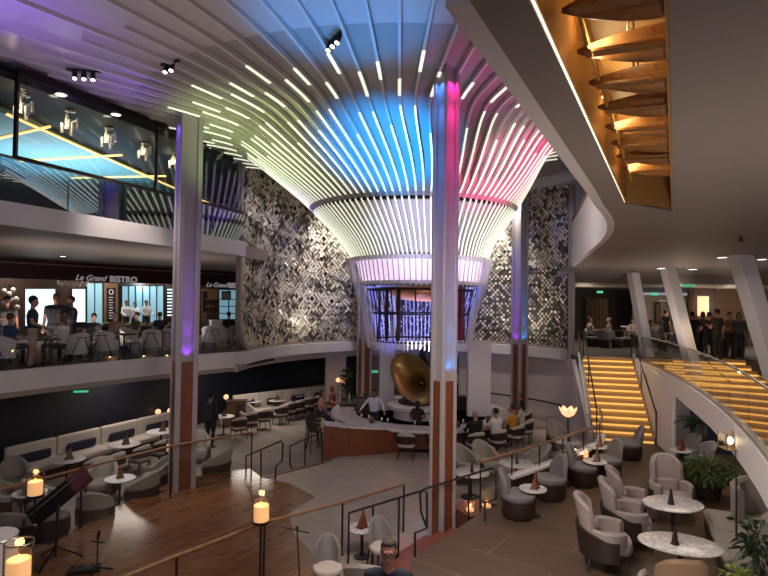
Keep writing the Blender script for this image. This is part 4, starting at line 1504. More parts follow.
def high_chair():
    r = thing('high_back_armchair', '', 'armchair')
    seatpad(MB(), .34, .34, .30, .15, -.04).build('seat', 'mauve', r, smooth=True)
    wrapmesh(MB(), .37, .37, math.radians(58), .40, lambda t: 1.12 - .16 * (abs(t) / 1.01) ** 2.6, .10, lean=.22, sq=.8).build('backrest', 'mauve', r, smooth=True)
    for s in (-1, 1):
        m_ = MB()
        wrapmesh(m_, .39, .41, math.radians(44), .34, lambda t: .66, .09, n=8)
        R_ = Matrix.Rotation(-s * math.radians(92), 3, 'Z')
        m_.v = [tuple(R_ @ Vector(v)) for v in m_.v]
        m_.build('armrest', 'mauve', r, smooth=True)
    wrapmesh(MB(), .42, .42, math.radians(112), .20, lambda t: .52 + .16 * max(0, math.cos(t)), .035, lean=.14).build('back_shell', 'brownfab', r, smooth=True)
    MB().box((0, -.02, .27), (.56, .6, .06), bev=.02).build('seat_frame', 'wooddark', r)
    seatpad(MB(), .2, .07, .46, .2, .2).build('lumbar_cushion', 'mauve', r, smooth=True)
    legs4(r, .24, .24, .27, 'wooddark', .028, .018, .07)
    return r
def barrel_chair():
    r = thing('barrel_chair', '', 'chair')
    MB().lathe([(.29, .03), (.33, .10), (.34, .36), (.32, .38), (0, .38)], (0, 0, 0), 32).build('base', 'brownfab', r, smooth=True)
    MB().lathe([(.27, 0), (.27, .035), (0, .035)], (0, 0, 0), 24).build('plinth_ring', 'bronze', r, smooth=True)
    seatpad(MB(), .34, .34, .375, .10, 0, 1.0, 28).build('seat', 'greyfab', r, smooth=True)
    wrapmesh(MB(), .345, .345, math.radians(52), .40, lambda t: .93 - .26 * (abs(t) / .9) ** 2.4, .10, lean=.10).build('backrest', 'greyfab', r, smooth=True)
    return r
def bistro_chair():
    r = thing('bistro_chair', '', 'chair')
    seatpad(MB(), .25, .25, .42, .07).build('seat', 'fascia', r, smooth=True)
    wrapmesh(MB(), .29, .29, math.radians(105), .30, lambda t: .72 + .18 * max(0, math.cos(t * .8)), .05, lean=.10).build('backrest', 'fascia', r, smooth=True)
    for s in (-1, 1):
        MB().bar((s * .06, .335, .78), (s * .22, .26, .36), .02, .02).build('back_strut', 'bronze', r)
    MB().bar((-.17, .34, .76), (.17, .34, .76), .02, .02).build('back_rail', 'bronze', r)
    legs4(r, .19, .19, .40, 'wooddark', .018, .012)
    return r
def bar_stool():
    r = thing('bar_stool', '', 'bar stool')
    seatpad(MB(), .23, .23, .72, .08).build('seat', 'brownfab', r, smooth=True)
    wrapmesh(MB(), .25, .25, math.radians(85), .78, lambda t: 1.08 - .06 * (abs(t) / 1.4) ** 2, .05, lean=.1).build('backrest', 'brownfab', r, smooth=True)
    legs4(r, .17, .17, .72, 'black', .018, .014, .06)
    MB().tube([(.2 * sx, .2 * sy, .25) for sx, sy in ((-1, -1), (1, -1), (1, 1), (-1, 1))], .012, 6, closed=True).build('foot_ring', 'black', r)
    return r
def low_chair():
    r = thing('lounge_chair', '', 'chair')
    seatpad(MB(), .28, .28, .36, .11, 0, .8).build('seat', 'greyfab', r, smooth=True)
    wrapmesh(MB(), .30, .30, math.radians(70), .40, lambda t: .86 - .14 * (abs(t) / 1.2) ** 2, .09, lean=.15).build('backrest', 'greyfab', r, smooth=True)
    MB().lathe([(.2, 0), (.22, .03), (.24, .34), (.0, .36)], (0, 0, 0), 24).build('base', 'brownfab', r, smooth=True)
    return r
def round_table(name, label, loc, rad, h, top='marble', sx=1., sy=1., rz=0, ped='black'):
    r = thing(name, label, 'table', loc, rz)
    MB().lathe([(0, h - .03), (rad * .97, h - .03), (rad, h - .02), (rad, h - .005), (rad * .985, h), (0, h)], (0, 0, 0), 40, sx=sx, sy=sy).build('table_top', top, r, smooth=True)
    MB().lathe([(.045, .03), (.03, .12), (.03, h - .1), (.1, h - .03), (0, h - .03)], (0, 0, 0), 16).build('pedestal', ped, r, smooth=True)
    MB().lathe([(0, 0), (rad * .55, 0), (rad * .55, .015), (.06, .035), (0, .035)], (0, 0, 0), 28).build('base_plate', ped, r, smooth=True)
    return r
def tent(loc, label, h=.26, w=.16, rz=.3, mat='woodmid'):
    r = thing('menu_stand', label, 'menu stand', loc, rz)
    MB().add([(-w, -.06, 0), (w, -.06, 0), (w, .06, 0), (-w, .06, 0), (w * .35, 0, h), (-w * .1, 0, h * .75)], [(0, 3, 2, 1), (0, 1, 4, 5), (1, 2, 4), (2, 3, 5, 4), (3, 0, 5)]).build('wedge', mat, r)
    MB().box((0, 0, .006), (2.1 * w, .15, .012)).build('foot', 'wooddark', r)
    return r
def cone(loc, label, h=.24, r0=.045):
    r = thing('table_lamp_cone', label, 'cone', loc)
    r.name = 'table_cone'
    MB().lathe([(r0, 0), (r0, .015), (r0 * .35, h * .95), (.0, h)], (0, 0, 0), 16).build('body', 'brownfab', r, smooth=True)
    MB().lathe([(r0 * 1.25, 0), (r0 * 1.25, .012), (0, .012)], (0, 0, 0), 16).build('foot', 'bronze', r, smooth=True)
    return r
def tip(px, py, ztop, z):
    """floor point below something whose top is seen at (px, py) at level ztop"""
    p = at(px, py, ztop)
    return (p.x, p.y, z)

# ---------------------------------------------------------- lounge on the left (floor -0.3)
LZ = -.3
FB = face(-.894, .447)
dc = dining_chair()
u_dc = []
tb = []
for px, py, lab in ((92, 456, 'cream dining chair left of three facing the long banquette, nearest the brown end wall'),
                    ((114), 451, 'second cream dining chair along the banquette, counted from the brown end wall'),
                    (140, 444, 'third cream dining chair along the banquette, below the middle round table'),
                    (160, 438, 'fourth cream dining chair along the banquette, left of the tall violet column')):
    place(dc, u_dc, tip(px, py, .54, LZ), FB, lab)
for px, py, lab in ((67, 459, 'round white lounge table nearest the brown end wall, below the first navy cushions'),
                    (124, 444, 'round white lounge table in the middle of the long banquette'),
                    (161, 431, 'round white lounge table at the column end of the long banquette')):
    p = tip(px, py, .43, LZ)
    round_table('lounge_table', lab, p, .45, .73, 'white')
    tent((p[0] + .05, p[1], .43), 'brown wedge menu stand on the ' + (lab.split('round white lounge ')[1].split(',')[0]), .34, .11, .5)
# banquette
B0, B1 = Vector((-10.25, 15.2, 0)), Vector((-7.75, 20.4, 0))
bd = (B1 - B0).normalized()
bn = Vector((bd.y, -bd.x, 0))
bang = math.atan2(bd.y, bd.x)
bq = thing('banquette', 'long cream banquette bench along the navy wall', 'sofa', (B0.x, B0.y, LZ))
n = 4
seg = (B1 - B0).length / n
for k in range(n):
    c = B0 + bd * seg * (k + .5)
    MB().box((c.x, c.y, .28), (seg - .02, .16, .82), bang, bev=.04).build('back_cushion', 'cream', bq, world=True)
    c2 = c + bn * .38
    MB().box((c2.x, c2.y, .07), (seg - .02, .66, .2), bang, bev=.05).build('seat_cushion', 'cream', bq, world=True)
    c3 = c + bn * .38
    MB().box((c3.x, c3.y, -.165), (seg, .6, .27), bang).build('plinth', 'wooddark', bq, world=True)
for k, w in enumerate(('first', 'second', 'third', 'fourth')):
    c = B0 + bd * (seg * (k + .5)) + bn * .16
    r = thing('throw_cushion', f'long navy cushion on the cream banquette, {w} from the brown end wall', 'cushion', (c.x, c.y, .30), bang, 'navy cushions on the banquette')
    MB().box((0, 0, .02), (.95, .14, .26), 0, .15, bev=.05).build('pad', 'navyfab', r)
    MB().tube([(-.46, -.07, .13), (.46, -.07, .13)], .008, 5).build('piping', 'navyfab', r)
# second banquette deeper right
C0, C1 = Vector((-6.35, 23.6, 0)), Vector((-2.6, 27.1, 0))
cd_ = (C1 - C0).normalized()
cn = Vector((cd_.y, -cd_.x, 0))
cang = math.atan2(cd_.y, cd_.x)
bq2 = thing('banquette', 'far cream banquette along the navy wall right of the violet column', 'sofa', (C0.x, C0.y, LZ))
seg2 = (C1 - C0).length / 4
for k in range(4):
    c = C0 + cd_ * seg2 * (k + .5)
    MB().box((c.x, c.y, .28), (seg2 - .02, .16, .95), cang, bev=.04).build('back_cushion', 'cream', bq2, world=True)
    c2 = c + cn * .38
    MB().box((c2.x, c2.y, .07), (seg2 - .02, .66, .2), cang, bev=.05).build('seat_cushion', 'cream', bq2, world=True)
    MB().box((c2.x, c2.y, -.165), (seg2, .6, .27), cang).build('plinth', 'wooddark', bq2, world=True)
for k, w in enumerate(('leftmost', 'second', 'third', 'rightmost')):
    c = C0 + cd_ * (seg2 * (k + .5)) + cn * .16
    r = thing('throw_cushion', f'navy cushion on the far cream banquette, {w} of its four', 'cushion', (c.x, c.y, .33), cang, 'navy cushions on the far banquette')
    MB().box((0, 0, .02), (.7, .14, .26), 0, .15, bev=.05).build('pad', 'navyfab', r)
FB2 = face(-cn.x, -cn.y)
for px, py, lab in ((239, 416, 'dining chair nearest the dark-clad waiter, in the row right of him'),
                    (250, 411, 'second dining chair of the row right of the dark-clad waiter'),
                    (263, 408, 'third dining chair of the row right of the dark-clad waiter'),
                    (281, 404, 'fourth dining chair in the far row, beside a brown-backed gap'),
                    (289, 401, 'fifth dining chair in the far row, left of the centre'),
                    (298, 399, 'sixth dining chair in the far row, before the far banquette'),
                    (308, 396, 'seventh dining chair in the far row, left of the pink-clad woman'),
                    (318, 394, 'farthest dining chair in the row, behind the pink-clad woman')):
    place(dc, u_dc, tip(px, py, .54, LZ), FB2 + random.uniform(-.12, .12), lab)
for px, py, lab in ((224, 416, 'small round table behind the dark-clad waiter'), (252, 401, 'round table left of the far banquette'),
                    (277, 400, 'round table at the middle of the far dining row'), (296, 395, 'round table third along the far banquette'), (313, 391, 'white round table at the far end of the dining row')):
    p = tip(px, py, .43, LZ)
    round_table('lounge_table', lab, p, .38, .73, 'white')
    tent((p[0], p[1], .43), 'brown wedge on the ' + lab, .28, .09, .5)
tc = tub_chair()
u_tc = []
stub = [(248, 405, .55, face(.7, -.6), 'pale curved armchair between the far tables and the glowing box lamp'),
        (198, 435, .55, face(.3, -1), 'pale armchair half hidden by the violet column'),
        (216, 447, .62, face(-1, .15), 'big pale armchair with brown shell beside the glass end of the wood rail'),
        (102, 462, .60, face(.25, -1), 'mauve armchair facing the parquet floor behind the music stand'),
        (96, 487, .60, face(-.2, 1), 'cream armchair with brown shell seen from behind, right of the music stand'),
        (142, 469, .60, face(-1, .25), 'cream armchair turned sideways near the parquet edge'),
        (158, 456, .60, face(-.9, -.5), 'dark-shelled armchair left of the violet column foot'),
        (46, 478, .60, face(.8, .5), 'cream armchair half hidden by the small lantern on the wood rail'),
        (14, 461, .60, face(.6, -.8), 'grey armchair in front of the brown end wall'),
        (6, 478, .60, face(.9, .2), 'pale armchair cut by the left photo edge below the grey one'),
        (16, 506, .60, face(-.2, 1), 'large beige armchair at the left photo edge below the wood rail'),
        (50, 499, .55, face(.1, 1), 'beige armchair under the music stand')]
for px, py, zt, rz, lab in stub:
    place(tc, u_tc, tip(px, py, zt, LZ), rz, lab)
p = tip(120, 478, .3, LZ)
round_table('lounge_table', 'low round table between the armchairs behind the parquet floor', p, .36, .6, 'white')
tent((p[0], p[1], .3), 'brown wedge menu stand on the low table among the armchairs', .28, .08, .9)
p = tip(30, 492, .3, LZ)
round_table('lounge_table', 'low round table among the armchairs at the left photo edge', p, .36, .6, 'white')
# serving station by the waiter
ss = thing('service_cabinet', 'tall brown service cabinet with a glowing lamp behind the waiter', 'cabinet', tip(237, 400, .75, LZ))
MB().box((0, 0, .5), (.75, .45, 1.0), .2).build('body', 'woodmid', ss)
MB().box((0, 0, 1.02), (.82, .5, .04), .2).build('cabinet_top', 'wooddark', ss)
for s in (-.18, .18):
    MB().box((s, -.23, .5), (.33, .02, .85), .2).build('door', 'wooddark', ss)

# ---------------------------------------------------------- chairs round the bar (floor 0)
def facebar(p):
    d = BC - Vector(p)
    return face(d.x, d.y)
for x_, y_, lab in ((.72, 17.0, 'cream-backed dining chair alone in front of the bar, left of the tall column'),
                    (1.7, 17.0, 'dining chair in front of the bar half hidden by the tall column'),
                    (2.9, 17.4, 'dining chair at the bar behind the man in black'),
                    (3.75, 17.7, 'dining chair at the bar behind the person in white'),
                    (4.6, 18.35, 'dining chair at the bar under the person in orange'),
                    (5.15, 19.2, 'dining chair under the person in pale top at the right end of the bar'),
                    (4.9, 20.85, 'dining chair at the bar under the person in grey, farthest one')):
    q = Vector((x_, y_, 0))
    out_ = (q - BC).normalized()
    q = BC + out_ * 3.80
    place(dc, u_dc, tuple(q), facebar(q), lab)
bs = bar_stool()
u_bs = []
for x_, y_, lab in ((-2.28, 18.9, 'dark bar stool left of the bar, nearest the camera'), (-2.45, 19.65, 'middle dark bar stool left of the bar'), (-2.45, 20.4, 'dark bar stool left of the bar, beside the pink-clad woman'), (-2.32, 21.25, 'dark bar stool under the woman in pink'), (-2.0, 22.3, 'dark bar stool under the red-haired guest')):
    p = (x_, y_, LZ)
    place(bs, u_bs, p, facebar(p), lab)
# white lounge group between bar and platform
for px, py, rz, lab in ((467, 450, face(.6, -.8), 'cream tub armchair left of the pair behind the step handrail'),
                        (487, 446, face(.5, -.9), 'cream tub armchair right of the pair behind the step handrail'),
                        (534, 447, face(-.9, -.2), 'cream tub armchair right of the pale round table'),
                        (546, 463, face(-.6, .8), 'grey tub armchair just behind the platform parapet'),
                        (500, 484, face(.2, 1.), 'brown-shelled tub armchair behind the parapet at the candle ledge'),
                        (559, 425, face(.3, -.9), 'cream tub armchair under the flower-shaped lamp'),
                        (563, 447, face(-.2, .9), 'dark-shelled tub armchair at the far end of the parapet'),
                        (583, 440, face(-.9, .2), 'tub armchair between the flower-shaped lamp and the amber stairs')):
    place(tc, u_tc, tip(px, py, .84, 0), rz, lab)
for px, py, lab in ((516, 463, 'pale round marble table among the tub armchairs behind the parapet'), (471, 472, 'round marble table in front of the pair of cream tub armchairs'), (568, 441, 'round table under the flower-shaped lamp')):
    p = tip(px, py, .62, 0)
    round_table('lounge_table', lab, p, .45, .62)
    cone((p[0] + .02, p[1] - .02, .62), 'dark cone on the ' + lab.split(' table')[0] + ' table ' + ('behind the parapet' if px == 516 else 'before the cream armchairs' if px == 471 else 'under the flower lamp'), .3)

# ---------------------------------------------------------- barrel chairs on the platform (floor 0.6)
PZ = .6
bc_ = barrel_chair()
u_bc = []
for px, py, rz, lab in ((518, 492, face(.9, -.3), 'grey barrel chair nearest the camera on the platform, by the wooden steps'),
                        (550, 476, face(-.9, -.4), 'grey barrel chair facing the nearest one across the small table'),
                        (583, 464, face(.85, -.5), 'grey barrel chair behind the small glowing candle'),
                        (607, 457, face(-.9, -.3), 'grey barrel chair right of the small glowing candle'),
                        (629, 441, face(-.9, .2), 'grey barrel chair at the foot of the amber stairs')):
    place(bc_, u_bc, tip(px, py, PZ + .48, PZ), rz, lab)
for px, py, lab, lc in ((533, 488, 'small round table between the two nearest barrel chairs', 'nearest'), (595, 461, 'small round table with a candle between barrel chairs', 'candle'), (598, 446, 'small round table at the foot of the stairs', 'stair')):
    p = tip(px, py, PZ + .55, PZ)
    round_table('side_table', lab, p, .27, .55)
    tent((p[0] + .04, p[1], PZ + .55), 'tall brown wedge menu stand on the ' + lab, .38, .11, 1.0, 'woodred')
def candle(loc, label, s=1.):
    r = thing('candle', label, 'candle', loc)
    MB().lathe([(.055 * s, 0), (.055 * s, .15 * s), (.04 * s, .16 * s), (0, .15 * s)], (0, 0, 0), 18).build('wax', 'candle', r, smooth=True)
    MB().lathe([(0, .155 * s), (.012 * s, .175 * s), (.0, .22 * s)], (0, 0, 0), 8).build('flame', 'flame', r, smooth=True)
    MB().lathe([(.075 * s, 0), (.075 * s, .012), (0, .012)], (0, 0, 0), 18).build('dish', 'bronze', r)
    return r
p = at(586, 457, PZ + .57)
candle((p.x, p.y, PZ + .55), 'small glowing candle on the table between barrel chairs')

# ---------------------------------------------------------- right foreground group (platform)
hc = high_chair()
u_hc = []
for px, py, zt, rz, lab in ((607, 498, 1.08, face(.95, -.30), 'high-backed mauve armchair nearest the camera, facing right to the marble table'),
                            (629, 482, 1.08, face(.95, -.30), 'high-backed mauve armchair in the middle of the three facing right'),
                            (634, 470, 1.08, face(.95, -.30), 'high-backed mauve armchair farthest of the three facing right'),
                            (671, 461, 1.08, face(-.15, -1), 'high-backed mauve armchair facing the camera behind the marble tables')):
    place(hc, u_hc, tip(px, py, PZ + zt, PZ), rz, lab)
r = copy_tree(hc)
r.location = tip(672, 551, PZ + 1.02, PZ)
r.rotation_euler = (0, 0, face(.1, 1))
r['label'] = 'armchair with tan back seen from behind at the bottom edge of the photo'
for c in r.children:
    if c.name.startswith(('backrest', 'back_shell')):
        c.data = c.data.copy()
        c.data.materials[0] = MT['tan']
p1 = tip(673, 503, PZ + .7, PZ)
p2 = tip(680, 543, PZ + .7, PZ)
round_table('marble_table', 'oval marble table in front of the camera-facing mauve armchair', p1, .5, .7, 'marble', 1.05, .85, .2)
round_table('marble_table', 'oval marble table nearest the camera, beside the pale sofa', p2, .5, .7, 'marble', 1.15, .82, -.3)
q = at(671, 504, PZ + .7)
cone((q.x, q.y, PZ + .7), 'dark cone on the farther oval marble table', .27, .05)
q = at(675, 544, PZ + .7)
cone((q.x, q.y, PZ + .7), 'dark cone on the nearer oval marble table', .27, .05)
lc_ = low_chair()
u_lc = []
for px, py, rz, lab in ((688, 434, face(-.9, -.2), 'grey lounge chair against the alcove wall, farther from the camera'), (702, 442, face(-.95, -.1), 'grey lounge chair beside the potted palm in the alcove')):
    place(lc_, u_lc, tip(px, py, PZ + .84, PZ), rz, lab)
p = tip(681, 450, PZ + .5, PZ)
round_table('side_table', 'small table with a wedge stand between the alcove chairs', p, .26, .5)
tent((p[0], p[1], PZ + .5), 'brown wedge menu stand on the small alcove table', .32, .1, .6, 'woodred')
# sofa at the right
sp = [at(712, 508, 1.02), at(722, 530, 1.02), at(738, 562, 1.02), at(760, 610, 1.02)]
so = thing('sofa', 'pale low sofa at the right edge beside the green shrub', 'sofa', (sp[1].x, sp[1].y, PZ))
for k in range(2):
    a, b = sp[k], sp[k + 1]
    d = Vector((b.x - a.x, b.y - a.y, 0))
    c = (a + b) / 2
    an = math.atan2(d.y, d.x)
    nn = Vector((-d.y, d.x, 0)).normalized()
    c = c + nn * .22
    MB().box((c.x, c.y, .92), (d.length - .02, .75, .2), an, bev=.06).build('seat_cushion', 'stone', so, world=True)
    MB().box((c.x, c.y, .71), (d.length, .7, .22), an).build('base', 'brownfab', so, world=True)
    c2 = c + nn * .42
    if k > 0:
        MB().box((c2.x, c2.y, 1.18), (d.length - .02, .2, .55), an, bev=.08).build('back_cushion', 'stone', so, world=True)
aw_ = at(760, 488, 1.6)
r = thing('sofa', 'tall pale sofa back at the right photo edge by the navy wall', 'sofa', (aw_.x + .1, aw_.y, PZ))
wrapmesh(MB(), .55, .45, math.radians(95), .35, lambda t: 1.0 + .08 * math.cos(t), .16, n=20, lean=.1).build('backrest', 'stone', r, smooth=True)
seatpad(MB(), .5, .42, .25, .18).build('seat', 'stone', r, smooth=True)
MB().lathe([(.42, 0), (.45, .25), (0, .26)], (0, 0, 0), 28).build('base', 'brownfab', r, smooth=True)
ph = thing('glove', 'small dark crumpled glove lying on the pale sofa', 'glove', tuple(at(730, 519, 1.03)))
MB().ball((0, 0, .02), (.07, .04, .025), 10, 6).build('palm', 'black', ph, smooth=True)
for k in range(4):
    MB().tube([(.04, -.03 + .02 * k, .02), (.09, -.04 + .026 * k, .03), (.115, -.045 + .028 * k, .015)], .011, 6).build('finger', 'black', ph, smooth=True)

# ---------------------------------------------------------- chairs at the bottom centre (plaza floor)
def cafe_chair():
    r = thing('cafe_chair', '', 'chair')
    seatpad(MB(), .24, .24, .42, .08, 0, .9).build('seat', 'cream', r, smooth=True)
    wrapmesh(MB(), .25, .25, math.radians(66), .50, lambda t: .93 - .2 * (abs(t) / 1.15) ** 2.5, .06, lean=.12).build('backrest', 'greyfab', r, smooth=True)
    legs4(r, .17, .17, .42, 'black', .016, .012)
    return r
cc = cafe_chair()
u_cc = []
place(cc, u_cc, tip(328, 541, .9, 0), face(.15, -1), 'grey-backed chair with pale seat standing alone left of the foreground man')
place(cc, u_cc, tip(383, 522, .9, 0), face(.45, -.9), 'grey-backed chair with pale seat just behind the foreground man')
place(tc, u_tc, tip(368, 556, .86, 0), face(.1, 1), 'cream tub armchair seen from behind, left of the foreground man')
tent((tip(362, 538, .35, 0)[0], tip(362, 538, .35, 0)[1], .55), 'shiny brown wedge stand on the small table behind the foreground man', .35, .1, .8, 'woodred')
p = tip(364, 545, .55, 0)
round_table('side_table', 'small table under the shiny brown wedge stand', (tip(362, 538, .35, 0)[0], tip(362, 538, .35, 0)[1], 0), .28, .55)

# ---------------------------------------------------------- bistro (floor 2.95)
bi = bistro_chair()
u_bi = []
BN = Vector((.7, -.7, 0))
for px, py, d, rz, lab in ((5, 347, 14.2, face(.3, 1), 'white bistro chair at the left photo edge behind the balcony glass'),
                           (77, 335, 15.45, face(-.8, .6), 'white bistro chair behind the seated woman in white'),
                           (105, 336, 16.6, face(-.2, 1), 'white bistro chair below the framed menu board'),
                           (152, 333, 17.9, face(-.3, 1), 'white bistro chair left of the violet column'),
                           (173, 332, 18.5, face(.3, 1), 'white bistro chair half hidden behind the violet column'),
                           (210, 331, 20.4, face(-.2, 1), 'white bistro chair right of the violet column'),
                           (222, 330, 21.2, face(.4, .9), 'white bistro chair below the dark framed picture'),
                           (236, 329, 22.0, face(-.5, .9), 'white bistro chair next to the mosaic frame'),
                           (130, 333, 18.4, face(.9, -.3), 'white bistro chair facing the cooks, farther from the glass')):
    p = at(px, py, d=d)
    place(bi, u_bi, (p.x, p.y, D4), rz, lab)
for px, d, lab in ((45, 14.9, 'dark bistro table before the standing child'), (92, 16.7, 'dark bistro table below the framed menu board'), (124, 17.5, 'dark bistro table in front of the kitchen counter'), (163, 20.2, 'dark bistro table left of the violet column'), (215, 22.0, 'dark bistro table right of the violet column'), (230, 23.0, 'dark bistro table beside the mosaic frame')):
    p = at(px, 340, d=d)
    round_table('bistro_table', lab, (p.x, p.y, D4), .4, .74, 'brownfab')

# ---------------------------------------------------------- right deck tables and chairs (floor 2.85)
rc = low_chair()
rc.name = 'restaurant_chair'
u_rc = []
for px, py, d, rz, lab in ((592, 330, 26, 0.4, 'restaurant chair leftmost in the dim room beyond the stairs'), (604, 331, 25.5, 2.4, 'restaurant chair second from left in the dim room beyond the stairs'), (617, 331, 25.5, 1.2, 'restaurant chair in the middle of the dim room beyond the stairs'),
                           (628, 330, 26, -1, 'restaurant chair in the dim room, left of the farthest leaning column'), (664, 338, 23.6, .5, 'pale restaurant chair between the farthest two leaning columns'), (677, 336, 23.0, -.6, 'pale restaurant chair left of the middle leaning column'),
                           (698, 338, 23.8, 2.6, 'pale restaurant chair right of the middle leaning column'), (722, 340, 22.5, -2.7, 'pale restaurant chair under the group in black'), (738, 342, 22.2, 2.9, 'pale restaurant chair left of the thickest leaning column')):
    p = at(px, py, d=d)
    place(rc, u_rc, (p.x, p.y, 2.85), rz, lab)
for px, d, lab in ((598, 26.6, 'dim restaurant table at left beyond the stairs'), (622, 26.8, 'dim restaurant table at right beyond the stairs'), (670, 24.6, 'restaurant table between the farther leaning columns'), (714, 23.4, 'restaurant table before the group in black')):
    p = at(px, 335, d=d)
    round_table('restaurant_table', lab, (p.x, p.y, 2.85), .42, .74, 'wooddark')
# service stand with white cloth
p = at(636, 330, d=27)
sv = thing('service_table', 'white-topped service table beside the farthest leaning column', 'table', (p.x, p.y, 2.85))
MB().box((0, 0, .45), (1.1, .6, .9)).build('cabinet', 'wooddark', sv)
MB().box((0, 0, .92), (1.2, .7, .05)).build('table_top', 'white', sv)
MB().box((0, -.34, .72), (1.2, .02, .4)).build('cloth_drop', 'white', sv)

# ================================================================== LANTERNS, LAMPS
def lantern(loc, label, s=1.):
    r = thing('lantern', label, 'lantern', loc)
    w, h = .14 * s, .44 * s
    MB().lathe([(w, 0), (w, .03), (0, .03)], (0, 0, 0), 20).build('base', 'bronze', r)
    MB().lathe([(w, .03), (w, h), (w - .006, h), (w - .006, .03)], (0, 0, 0), 28).build('glass_cylinder', 'glassl', r, smooth=True)
    MB().tube([(w * math.cos(t), w * math.sin(t), h) for t in [2 * PI * k / 24 for k in range(24)]], .008 * s, 6, closed=True).build('top_ring', 'steel', r)
    MB().lathe([(w * .85, .03), (w * .85, h * .58), (w * .75, h * .6), (0, h * .57)], (0, 0, 0), 20).build('candle', 'candle', r, smooth=True)
    MB().lathe([(0, h * .57), (.018 * s, h * .62), (0, h * .72)], (0, 0, 0), 8).build('flame', 'flame', r, smooth=True)
    for t in (.8, 3.9):
        MB().cyl((w * math.cos(t), w * math.sin(t), 0), (w * math.cos(t), w * math.sin(t), h), .006 * s, n=6).build('frame_rod', 'bronze', r)
    return r
def lantern_stand(loc, z0, label):
    r = thing('lantern_stand', label, 'stand', (loc[0], loc[1], z0))
    h = loc[2] - z0
    MB().cyl((0, 0, .02), (0, 0, h - .02), .02, n=10).build('pole', 'black', r)
    MB().lathe([(0, 0), (.15, 0), (.15, .015), (.02, .03), (0, .03)], (0, 0, 0), 20).build('foot', 'black', r)
    MB().lathe([(0, h - .02), (.13, h - .02), (.13, h), (0, h)], (0, 0, 0), 20).build('plate', 'black', r)
for (px, py, d, s, z0, lab, sl) in ((261, 522, 9.05, 1.05, 0, 'glass lantern with burning candle over the wood rail in the foreground', 'black stand under the foreground lantern by the wood rail'),
                                    (35, 496, 9.9, 1.0, 0, 'glass lantern with candle beside the music stand', 'black stand under the lantern beside the music stand'),
                                    (18, 583, 6.4, 1.05, 0, 'large glass lantern with candle in the bottom left corner', 'black stand under the lantern in the bottom left corner'),
                                    (170, 452, 14.6, .75, -.3, 'small glass lantern with candle left of the violet column foot', 'black stand under the small lantern left of the violet column')):
    p = at(px, py, d=d)
    lantern(tuple(p), lab, s)
    lantern_stand(p, z0, sl)
for px, py, lab in ((158, 414, 'left of two small glowing globe lamps at the banquette end'), (170, 413, 'right of two small glowing globe lamps at the banquette end'),
                    (226, 399, 'small glowing globe lamp on the service cabinet'), (338, 382, 'left of two glowing globe lamps behind the bar'), (343, 383, 'right of two glowing globe lamps behind the bar')):
    d = 20.4 if px < 200 else (22.6 if px < 300 else 24.5)
    p = at(px, py, d=d)
    r = thing('globe_lamp', lab, 'lamp', (p.x, p.y, -.3))
    h = p.z + .3
    MB().cyl((0, 0, .02), (0, 0, h), .015, n=8).build('pole', 'bronze', r)
    MB().lathe([(0, 0), (.14, 0), (.02, .03), (0, .03)], (0, 0, 0), 16).build('foot', 'bronze', r)
    MB().ball((0, 0, h + .08), .10, 14, 10).build('globe', 'lampshade', r, smooth=True)
for (px, py, lab) in ((470, 511, 'nearest candle in a glass cone on the wooden ledge'), (487, 507, 'middle candle in a glass cone on the wooden ledge'), (494, 498, 'farthest candle in a glass cone on the wooden ledge')):
    p = at(px, py, .47)
    r = thing('candle_glass', lab, 'candle', (p.x, p.y, .47))
    MB().lathe([(.12, 0), (.075, .22), (.07, .22), (.112, .01)], (0, 0, 0), 20).build('glass_cone', 'glassl', r, smooth=True)
    MB().lathe([(.085, .005), (.085, .05), (0, .05)], (0, 0, 0), 16).build('wax', 'candle', r, smooth=True)
    MB().lathe([(0, .05), (.022, .08), (0, .15)], (0, 0, 0), 8).build('flame', 'flame', r, smooth=True)
    MB().lathe([(.13, -.005), (.13, .004), (0, .004)], (0, 0, 0), 18).build('dish', 'bronze', r)
# flower shaped lamp
p = at(568, 417, d=15.6)
r = thing('floor_lamp', 'floor lamp with glowing flower-shaped shade behind the parapet', 'lamp', (p.x, p.y, 0))
MB().cyl((0, 0, .02), (0, 0, p.z), .018, n=8).build('pole', 'bronze', r)
MB().lathe([(0, 0), (.18, 0), (.18, .015), (0, .03)], (0, 0, 0), 20).build('foot', 'bronze', r)
sh = MB()
for k in range(7):
    t = 2 * PI * k / 7
    c, s_ = math.cos(t), math.sin(t)
    tx = Vector((-s_, c, 0))
    o_ = Vector((c, s_, 0))
    vs = []
    for rr_, zz, w in ((.03, 0, .03), (.12, .07, .09), (.19, .18, .10), (.24, .27, .02)):
        q = o_ * rr_ + Vector((0, 0, p.z + zz))
        vs += [q - tx * w, q + tx * w, q + tx * w + o_ * .008, q - tx * w + o_ * .008]
    sh.add(vs, [(i * 4 + j, i * 4 + (j + 1) % 4, i * 4 + 4 + (j + 1) % 4, i * 4 + 4 + j) for i in range(3) for j in range(4)])
sh.build('petal_shade', 'lampshade', r)
MB().ball((0, 0, p.z + .1), .06, 10, 8).build('bulb', 'bulb', r, smooth=True)
